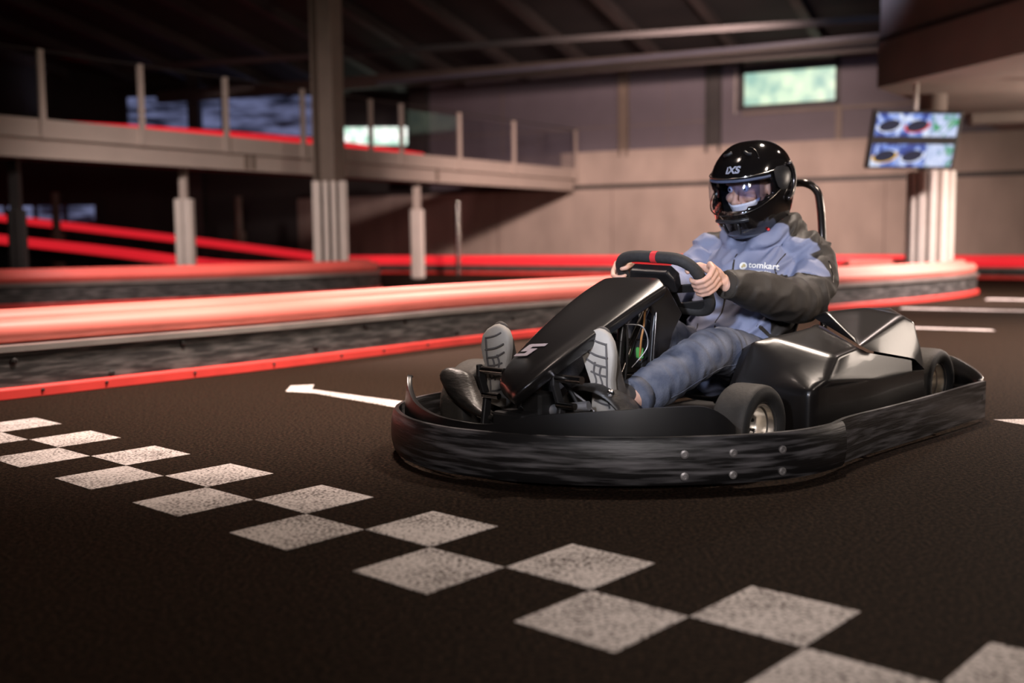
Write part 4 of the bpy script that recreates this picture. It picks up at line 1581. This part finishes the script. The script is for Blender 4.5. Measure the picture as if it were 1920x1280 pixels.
att = jk.data.attributes.new('black_panel', 'FLOAT', 'POINT')
for v in jk.data.vertices:
    c = v.co
    dn, tn = seg_dist(c, NEAR_ARM)
    df, tf = seg_dist(c, FAR_ARM)
    # signed distances (about metres) to each black panel: positive inside
    sl = min((tn - 1.55) * .10, .125 - dn, c.y - .165)
    bl = min(c.x - .585, c.z - .60, (3.0 - tn) * .1)          # bluish sheen painted into the front of the upper sleeve
    sl = min(sl, -bl)
    fs = min((tf - 4.7) * .1, .115 - df)
    yoke = max(min(.50 - c.x, c.z - .60), min(.592 - .30 * (abs(c.y) - .15) - c.x, c.z - .66, abs(c.y) - .095), min(.55 - c.x, c.z - .72))
    low = min(.43 - c.z, c.y - .160, .76 - c.x)
    d = max(sl, fs, yoke, low)
    att.data[v.index].value = max(0, min(1, .5 + d * 12))
wrinkle(jk, 0.0100, (1, 1, 1), fn=fold_fn)
dg = bpy.context.evaluated_depsgraph_get()
dg.update()
jb = BVHTree.FromObject(jk, dg)
# cuffs
for arm in (NEAR_ARM, FAR_ARM):
    bm = BM()
    a, b = Vector(arm[-1]), Vector(arm[-2])
    d = (a - b).normalized()
    tube(bm, [a - d * .03, a - d * .006, a + d * .006, a + d * .004], [.049, .0505, .047, .040], 20)
    mesh('cuff', bm, jacket_black, jk, smooth=True)
# zip, pocket zip, sleeve zip
VIEW = Vector((.95, .30, -.10)).normalized()


def strip_on(name, pts, w, m, parent, d, lift=.002, bvh=None):
    bm = BM()
    P = catmull(pts, 6)
    rows = []
    for i, p in enumerate(P):
        t = (P[min(i + 1, len(P) - 1)] - P[max(0, i - 1)]).normalized()
        s_ = t.cross(d).normalized() * w
        row = []
        if (bvh or jb).ray_cast(p - d * .3, d)[0] is None or (bvh or jb).ray_cast(p - d * .3, d)[3] > .5:
            continue
        for k in (-1, 0, 1):
            o_ = p + s_ * k - d * .3
            h = (bvh or jb).ray_cast(o_, d)
            row.append(bm.verts.new((h[0] if h[0] is not None else p + s_ * k) - d * (lift if k == 0 else lift * .3)))
        rows.append(row)
    for a, b in zip(rows, rows[1:]):
        for k in range(2):
            bm.faces.new((a[k], a[k + 1], b[k + 1], b[k]))
    return mesh(name, bm, m, parent, smooth=True)


FRONT = Vector((-1, 0, -.05)).normalized()
strip_on('front_zip', [(.9, -.005, .70), (.9, 0, .60), (.9, .005, .50), (.9, .005, .40)], .0035, jacket_black, jk, FRONT)
SIDE = Vector((-.45, -.9, -.1)).normalized()
strip_on('pocket_zip', [(.86, .26, .43), (.80, .27, .38), (.76, .27, .345)], .007, jacket_black, jk, SIDE)
strip_on('sleeve_zip', [(.58, .40, .67), (.585, .41, .63), (.60, .42, .585)], .004, dark_chrome, jk, Vector((-.25, -.95, -.1)).normalized())
strip_on('zip_pull', [(.775, .27, .355), (.755, .27, .335)], .006, chrome, jk, SIDE, .005)
strip_on('chest_seam', [(.80, .165, .70), (.82, .16, .62), (.84, .165, .52)], .0018, jacket_black, jk, FRONT)
strip_on('waist_seam', [(.95, -.09, .42), (.95, -.08, .36), (.95, -.07, .30)], .0022, jacket_black, jk, FRONT)
# chest print: round badge, word and line of small letters
LD = Vector((-.86, -.48, -.12)).normalized()
lx = Vector((-.47, .88, .02)); lx = (lx - LD * lx.dot(LD)).normalized(); ly = LD.cross(lx) * -1
if ly.z < 0:
    ly = -ly


def logo(name, bm, c, m, lift=.0025, rot=-6):
    x = lx * math.cos(R(rot)) + ly * math.sin(R(rot))
    y = ly * math.cos(R(rot)) - lx * math.sin(R(rot))
    M = Matrix(((x.x, y.x, -LD.x, c[0]), (x.y, y.y, -LD.y, c[1]), (x.z, y.z, -LD.z, c[2]), (0, 0, 0, 1)))
    project(bm, M, jb, LD, lift)
    return mesh(name, bm, m, jk)


LC = Vector((.76, .115, .648))
bm = BM()
bmesh.ops.create_circle(bm, cap_ends=True, cap_tris=True, segments=24, radius=.0155)
logo('badge', bm, LC - lx * .050 + ly * .004, logo_white)
bm = BM()
bmesh.ops.create_circle(bm, cap_ends=True, cap_tris=True, segments=24, radius=.0095)
logo('badge_centre', bm, LC - lx * .050 + ly * .004, logo_gold, .0032)
logo('chest_print', text_mesh('tomkart', .036, bold_off=.0007), LC + lx * .030 + ly * .0, logo_white)
logo('chest_print', text_mesh('a smart drive', .0135, bold_off=.0002), LC + lx * .022 - ly * .024, logo_white)

# jeans
bm = BM()
for leg in (NEAR_LEG, FAR_LEG):
    rs = catmull([(r, 0, 0) for r in LEG_R], 3)
    tube(bm, catmull(leg, 3), [r.x for r in rs], 22)
ball(bm, (.70, 0, .225), (.15, .195, .105))
jn = mesh('jeans', bm, denim, person)
fuse(jn, 0.0075, 5, 0.5)


def leg_fn(p, q, a):
    dn, tn = seg_dist(p, NEAR_LEG)
    df, tf = seg_dist(p, FAR_LEG)
    t = tn if dn < df else tf
    return Vector((t * 1.6 + 5, p.z * 6 + p.y * 6, p.x * 4)), a * (0.7 + 0.7 * math.exp(-((t - 5.6) / 1.0) ** 2) + .4 * math.exp(-((t - 1.2) / 0.9) ** 2))


wrinkle(jn, 0.0095, (1, 1, 1), fn=leg_fn)
dg.update()
nb = BVHTree.FromObject(jn, dg)
strip_on('side_seam', [(.98, .30, .29), (1.08, .30, .305), (1.2, .32, .315), (1.34, .32, .285), (1.5, .30, .235)], .0025, denim, jn, Vector((0, -.95, -.25)).normalized(), .004, nb)
for leg in (NEAR_LEG, FAR_LEG):
    bm = BM()
    a, b = Vector(leg[-1]), Vector(leg[-2])
    d = (a - b).normalized()
    tube(bm, [a - d * .035, a - d * .004, a + d * .004, a + d * .0], [.0655, .068, .066, .050], 22)
    mesh('hem', bm, denim, jn, smooth=True)


# shoes: sole faces forward, toes up
def shoe(heel, toe, nrm, sg):
    heel, toe, nrm = Vector(heel), Vector(toe), Vector(nrm).normalized()
    ax = (toe - heel)
    Ln = ax.length
    ax.normalize()
    nrm = (nrm - ax * nrm.dot(ax)).normalized()
    sd = nrm.cross(ax).normalized()           # across the sole
    if sd.y < 0:
        sd = -sd
    out = [(0, .0), (.02, .026), (.07, .034), (.16, .036), (.30, .033), (.45, .034), (.60, .043), (.74, .0475), (.86, .043), (.94, .030), (.985, .014), (1, 0)]
    inn = [(.985, -.016), (.94, -.033), (.86, -.044), (.74, -.046), (.60, -.039), (.45, -.030), (.30, -.029), (.16, -.034), (.07, -.033), (.02, -.026)]
    ol = [(a * Ln, b * 1.28 * sg) for a, b in out + inn]
    t = bpy.data.objects.new('shoe', None)

    def P(a, b, c):
        roll = .018 * max(0, (a / Ln - .72) / .28) ** 2 + .0
        return heel + ax * a + sd * b + nrm * (c - roll)
    # upper
    bm = BM()
    sec = [(.03, .036, .055, -.045), (.14, .040, .06, -.05), (.28, .042, .052, -.052), (.45, .042, .042, -.045), (.62, .049, .034, -.036), (.80, .050, .026, -.028), (.93, .035, .018, -.020)]
    pts = [P(a * Ln, 0, c) for a, w, h, c in sec]
    PP = []
    tube(bm, pts, [(w, h) for a, w, h, c in sec], 18, round_end=True)
    tube(bm, [P(.12 * Ln, 0, -.06), P(.15 * Ln, 0, -.10), P(.15 * Ln, 0, -.150)], [.050, .050, .054], 16, round_end=True)
    for a, w, h, c in sec:
        ball(bm, P(a * Ln, 0, c * .85), (w * 1.02, h * .85, w * 0.9), axis_matrix((0, 0, 0), ax, tuple(sd)), 14)
    o = mesh('shoe', bm, shoe_mat, person)
    fuse(o, 0.006, 3)
    # sole
    bm = BM()
    lay = []
    for c, k in ((-.012, 1.0), (.002, 1.03), (.012, 1.02), (.017, .96)):
        ring = []
        cx = .5 * Ln
        for a, b in ol:
            ring.append(bm.verts.new(P(cx + (a - cx) * k, b * k, c)))
        lay.append(ring)
    n = len(ol)
    for r0, r1 in zip(lay, lay[1:]):
        for i in range(n):
            bm.faces.new((r0[i], r0[(i + 1) % n], r1[(i + 1) % n], r1[i]))
    bm.faces.new(lay[-1])
    bm.faces.new(list(reversed(lay[0])))
    s_ = mesh('sole', bm, sole_mat, o, autosm=50)
    s_['label'] = 'pale rubber sole'
    # moulded tread lines
    bm = BM()
    grooves = [[(.93, -.026), (.885, .0), (.85, .036)], [(.80, -.040), (.74, -.005), (.70, .040)], [(.70, -.042), (.63, -.005), (.60, .036)],
               [(.66, -.01), (.56, -.018), (.46, -.012), (.38, -.02)], [(.62, .012), (.53, .004), (.42, .010), (.33, .004)],
               [(.40, -.028), (.37, .0), (.33, .032)], [(.24, -.028), (.20, .0), (.18, .030)], [(.86, .038), (.6, .034), (.36, .026), (.15, .027)], [(.56, -.030), (.52, .0), (.50, .028)]]
    for gpts in grooves:
        cp_ = catmull([P(a * Ln, b * sg, .0172) for a, b in gpts], 5)
        tube(bm, cp_, .0034, 6)
    mesh('tread_groove', bm, sole_groove, o)
    # laces
    bm = BM()
    for a in (.36, .43, .50, .57):
        tube(bm, catmull([P(a * Ln, -.028, -.072 + .03 * a), P((a + .02) * Ln, 0, -.090 + .05 * a), P(a * Ln, .028, -.072 + .03 * a)], 4), .0035, 8)
    mesh('lace', bm, mat('lace', (.12, .10, .09), .8), o, smooth=True)
    return o


sh = shoe((1.735, .158, .165), (1.765, .140, .462), (.97, .10, -.10), 1)
sh = shoe((1.84, -.225, .190), (1.875, -.210, .466), (.97, .10, -.10), -1)

# helmet: shell loft from rings (z, front x, back x, half width), nose-down like the head
hel = [(-.178, .112, -.060, .088), (-.165, .150, -.105, .104), (-.140, .172, -.135, .118), (-.105, .186, -.158, .132), (-.070, .192, -.172, .141), (-.030, .190, -.182, .147), (.010, .184, -.187, .150), (.050, .172, -.187, .150), (.090, .150, -.178, .144), (.125, .118, -.158, .130), (.155, .076, -.126, .106), (.176, .036, -.086, .074), (.186, .0, -.046, .038)]
hz = catmull([(z, 0, 0) for z, *_ in hel], 3)


def hel_at(z):
    for a, b in zip(hel, hel[1:]):
        if a[0] <= z <= b[0]:
            t = (z - a[0]) / (b[0] - a[0])
            return [a[i] + (b[i] - a[i]) * t for i in (1, 2, 3)]
    return list(hel[-1][1:]) if z > 0 else list(hel[0][1:])


NS = 64
hz2 = catmull([Vector((z, a, b)) for z, a, b, c in hel], 3)
hw2 = catmull([Vector((c, 0, 0)) for z, a, b, c in hel], 3)
prof_h = [(v.x, v.y, v.z, w.x) for v, w in zip(hz2, hw2)]


def ring_pt(z, xf, xb, hw, a, grow=0.0):
    c, s_ = math.cos(a), math.sin(a)
    ex = .88
    mid = -.012
    rx = (xf - mid) if c >= 0 else (mid - xb)
    x = mid + (rx + grow) * math.copysign(abs(c) ** ex, c)
    y = (hw + grow) * math.copysign(abs(s_) ** ex, s_)
    return H(x, y, z)


def eye_open(z, a):
    """visor port of the shell"""
    d = abs(math.degrees(a)) if a <= math.pi else abs(math.degrees(a - 2 * math.pi))
    top = .062 - .0000025 * d ** 2
    bot = -.058 + .000010 * d ** 2
    return d < 66 and bot < z < top


bm = BM()
rows = []
for z, xf, xb, hw in prof_h:
    rows.append([bm.verts.new(ring_pt(z, xf, xb, hw, 2 * math.pi * k / NS)) for k in range(NS)])
for i in range(len(rows) - 1):
    for k in range(NS):
        zc = (prof_h[i][0] + prof_h[i + 1][0]) / 2
        ac = 2 * math.pi * (k + .5) / NS
        if eye_open(zc, ac):
            continue
        bm.faces.new((rows[i][k], rows[i][(k + 1) % NS], rows[i + 1][(k + 1) % NS], rows[i + 1][k]))
bm.faces.new(rows[-1])
helmet = mesh('helmet', bm, helmet_black, person, smooth=True)
helmet['label'] = 'glossy black full-face helmet with clear visor'
solid(helmet, 0.022, -1)
subsurf(helmet, 1)
bm = BM()
rows = []
zs = [-.074 + .012 * i for i in range(13)]
AV = 78


def prof_at(z):
    for a, b in zip(prof_h, prof_h[1:]):
        if a[0] <= z <= b[0]:
            t = (z - a[0]) / (b[0] - a[0])
            return [a[i] + (b[i] - a[i]) * t for i in range(4)]
    return prof_h[0]


for i in range(13):
    f = i / 12
    row = []
    for k in range(41):
        a = R(-AV + 2 * AV * k / 40)
        d = abs(a) / R(AV)
        lo_ = -.072 + .070 * d ** 2.2
        hi_ = .070 + .010 * d ** 2
        z = lo_ + (hi_ - lo_) * f
        row.append(bm.verts.new(ring_pt(*prof_at(z), a, .0065)))
    rows.append(row)
for a, b in zip(rows, rows[1:]):
    for k in range(40):
        bm.faces.new((a[k], a[k + 1], b[k + 1], b[k]))
visor = mesh('visor', bm, visor_glass, helmet, smooth=True)
visor['label'] = 'clear visor'


def helm_line(name, pts, r, m, grow=.008):
    bm = BM()
    P = [ring_pt(*prof_at(z), R(a), grow) for a, z in pts]
    tube(bm, catmull(P, 5), r, 8)
    return mesh(name, bm, m, helmet, smooth=True)


helm_line('visor_edge', [(a, .070 + .010 * (abs(a) / AV) ** 2) for a in range(-78, 79, 12)], .0022, chrome, .0065)
helm_line('visor_edge', [(a, -.072 + .070 * (abs(a) / AV) ** 2.2) for a in range(-78, 79, 12)], .0026, dark_chrome, .0065)
helm_line('eyeport_gasket', [(a, .058) for a in range(-64, 65, 8)], .006, mat('gasket', (.10, .12, .18), .5), -.003)
for sg in (1, -1):
    bm = BM()
    c = ring_pt(*prof_at(.045), R(86 * sg), 0.004)
    rows = []
    pv = [(68, .078), (74, .088), (86, .086), (95, .070), (98, .045), (95, .015), (88, -.008), (80, -.004), (74, .010), (70, .040)]
    vs = [bm.verts.new(ring_pt(*prof_at(z), R(a * sg), .008)) for a, z in pv]
    cv = bm.verts.new(ring_pt(*prof_at(.042), R(84 * sg), .019))
    for i in range(len(vs)):
        bm.faces.new((vs[i], vs[(i + 1) % len(vs)], cv))
    p_ = mesh('visor_hinge', bm, mat('hinge_plastic', (.015, .015, .017), .28, var=.3, vscale=60), helmet, smooth=True)
    bevel(p_, .003, 2)
    bm = BM()
    P = [ring_pt(*prof_at(z), R(a * sg), .010) for a, z in [(100, .085), (104, .05), (104, .01), (98, -.03), (90, -.05)]]
    tube(bm, catmull(P, 5), [.010] * 21, 10, round_end=True)
    mesh('side_vent', bm, dark_chrome, helmet, smooth=True)
# inner sun visor, lower than the brow
bm = BM()
rows = []
for i in range(7):
    row = []
    for k in range(25):
        a = R(-50 + 100 * k / 24)
        z = .060 - (.072 - .016 * (1 - abs(a) / R(50)) - .028 * math.exp(-(a / .13) ** 2) + .02 * (abs(a) / R(50)) ** 4) * i / 6
        row.append(bm.verts.new(ring_pt(*prof_at(z), a, -.024)))
    rows.append(row)
for a, b in zip(rows, rows[1:]):
    for k in range(24):
        bm.faces.new((a[k], a[k + 1], b[k + 1], b[k]))
mesh('sun_visor', bm, sun_glass, helmet, smooth=True)
# pale face mask over nose and chin
bm = BM()
rows = []
for i in range(8):
    row = []
    for k in range(17):
        a = R(-62 + 124 * k / 16)
        z = -.040 - .075 * i / 7 + .012 * (abs(a) / R(62)) ** 2
        rr = .134 - .034 * (i / 7) - .030 * (abs(a) / R(62)) ** 2 + .014 * math.exp(-(a / .22) ** 2) * (1 - i / 7)
        row.append(bm.verts.new(H(rr * math.cos(a), rr * .72 * math.sin(a), z)))
    rows.append(row)
for a, b in zip(rows, rows[1:]):
    for k in range(16):
        bm.faces.new((a[k], a[k + 1], b[k + 1], b[k]))
solid(mesh('face_mask', bm, cloth_white, person, smooth=True), .002, 0)
# dark lining, vents, chin strap tips and forehead print
bm = BM()
rows = []
for z, xf, xb, hw in prof_h[2:-2]:
    rows.append([bm.verts.new(ring_pt(z, xf, xb, hw, R(72) + (2 * math.pi - R(144)) * k / 40, -.026)) for k in range(41)])
for a, b in zip(rows, rows[1:]):
    for k in range(40):
        bm.faces.new((a[k], a[k + 1], b[k + 1], b[k]))
mesh('lining', bm, black_matte, helmet, smooth=True)
for pts in ([(-30, -.098), (-18, -.096), (0, -.098), (18, -.096), (30, -.094)],):
    helm_line('chin_vent', pts, .008, helmet_trim, .001)
bm = BM()
for a0, z0, z1 in ((-12, -.108, -.150), (12, -.108, -.150)):
    P = [ring_pt(*prof_at(z0 + (z1 - z0) * k / 4), R(a0), .003) for k in range(5)]
    tube(bm, P, .004, 8)
    mesh('chin_vent', bm, helmet_trim, helmet, smooth=True)
    bm = BM()
bm.free()
helm_line('crown_vent', [(14, .158), (22, .150), (30, .148)], .006, helmet_trim, .002)
helm_line('crown_vent', [(-14, .158), (-22, .150), (-30, .148)], .006, helmet_trim, .002)
helm_line('shell_groove', [(24, .170), (34, .166), (42, .150), (46, .130)], .0022, dark_chrome, .0012)
helm_line('neck_roll', [(a, -.172 + .004 * math.sin(a * .05)) for a in range(-170, 171, 20)], .010, mat('neck_trim', (.05, .06, .09), .5), -.006)
dg.update()
hb = BVHTree.FromObject(helmet, dg)
fx = (H(1, 0, 0) - H(0, 0, 0))
fy = (H(0, 1, 0) - H(0, 0, 0))
fz = (H(0, 0, 1) - H(0, 0, 0))
bm = text_mesh('iXS', .034, bold_off=.0013)
for v_ in bm.verts:
    v_.co.x *= 1.3
c = H(.15, .012, .098)
M = Matrix(((fy.x, fz.x, fx.x, c.x), (fy.y, fz.y, fx.y, c.y), (fy.z, fz.z, fx.z, c.z), (0, 0, 0, 1)))
project(bm, M, hb, -fx, .0016)
lg = mesh('forehead_print', bm, logo_grey, helmet)
for a, z in ((62, -.155), (88, -.138)):
    bm = BM()
    p = ring_pt(*prof_at(z), R(a), .006)
    ball(bm, p, .006)
    mesh('strap_snap', bm, red_mark, helmet, smooth=True)
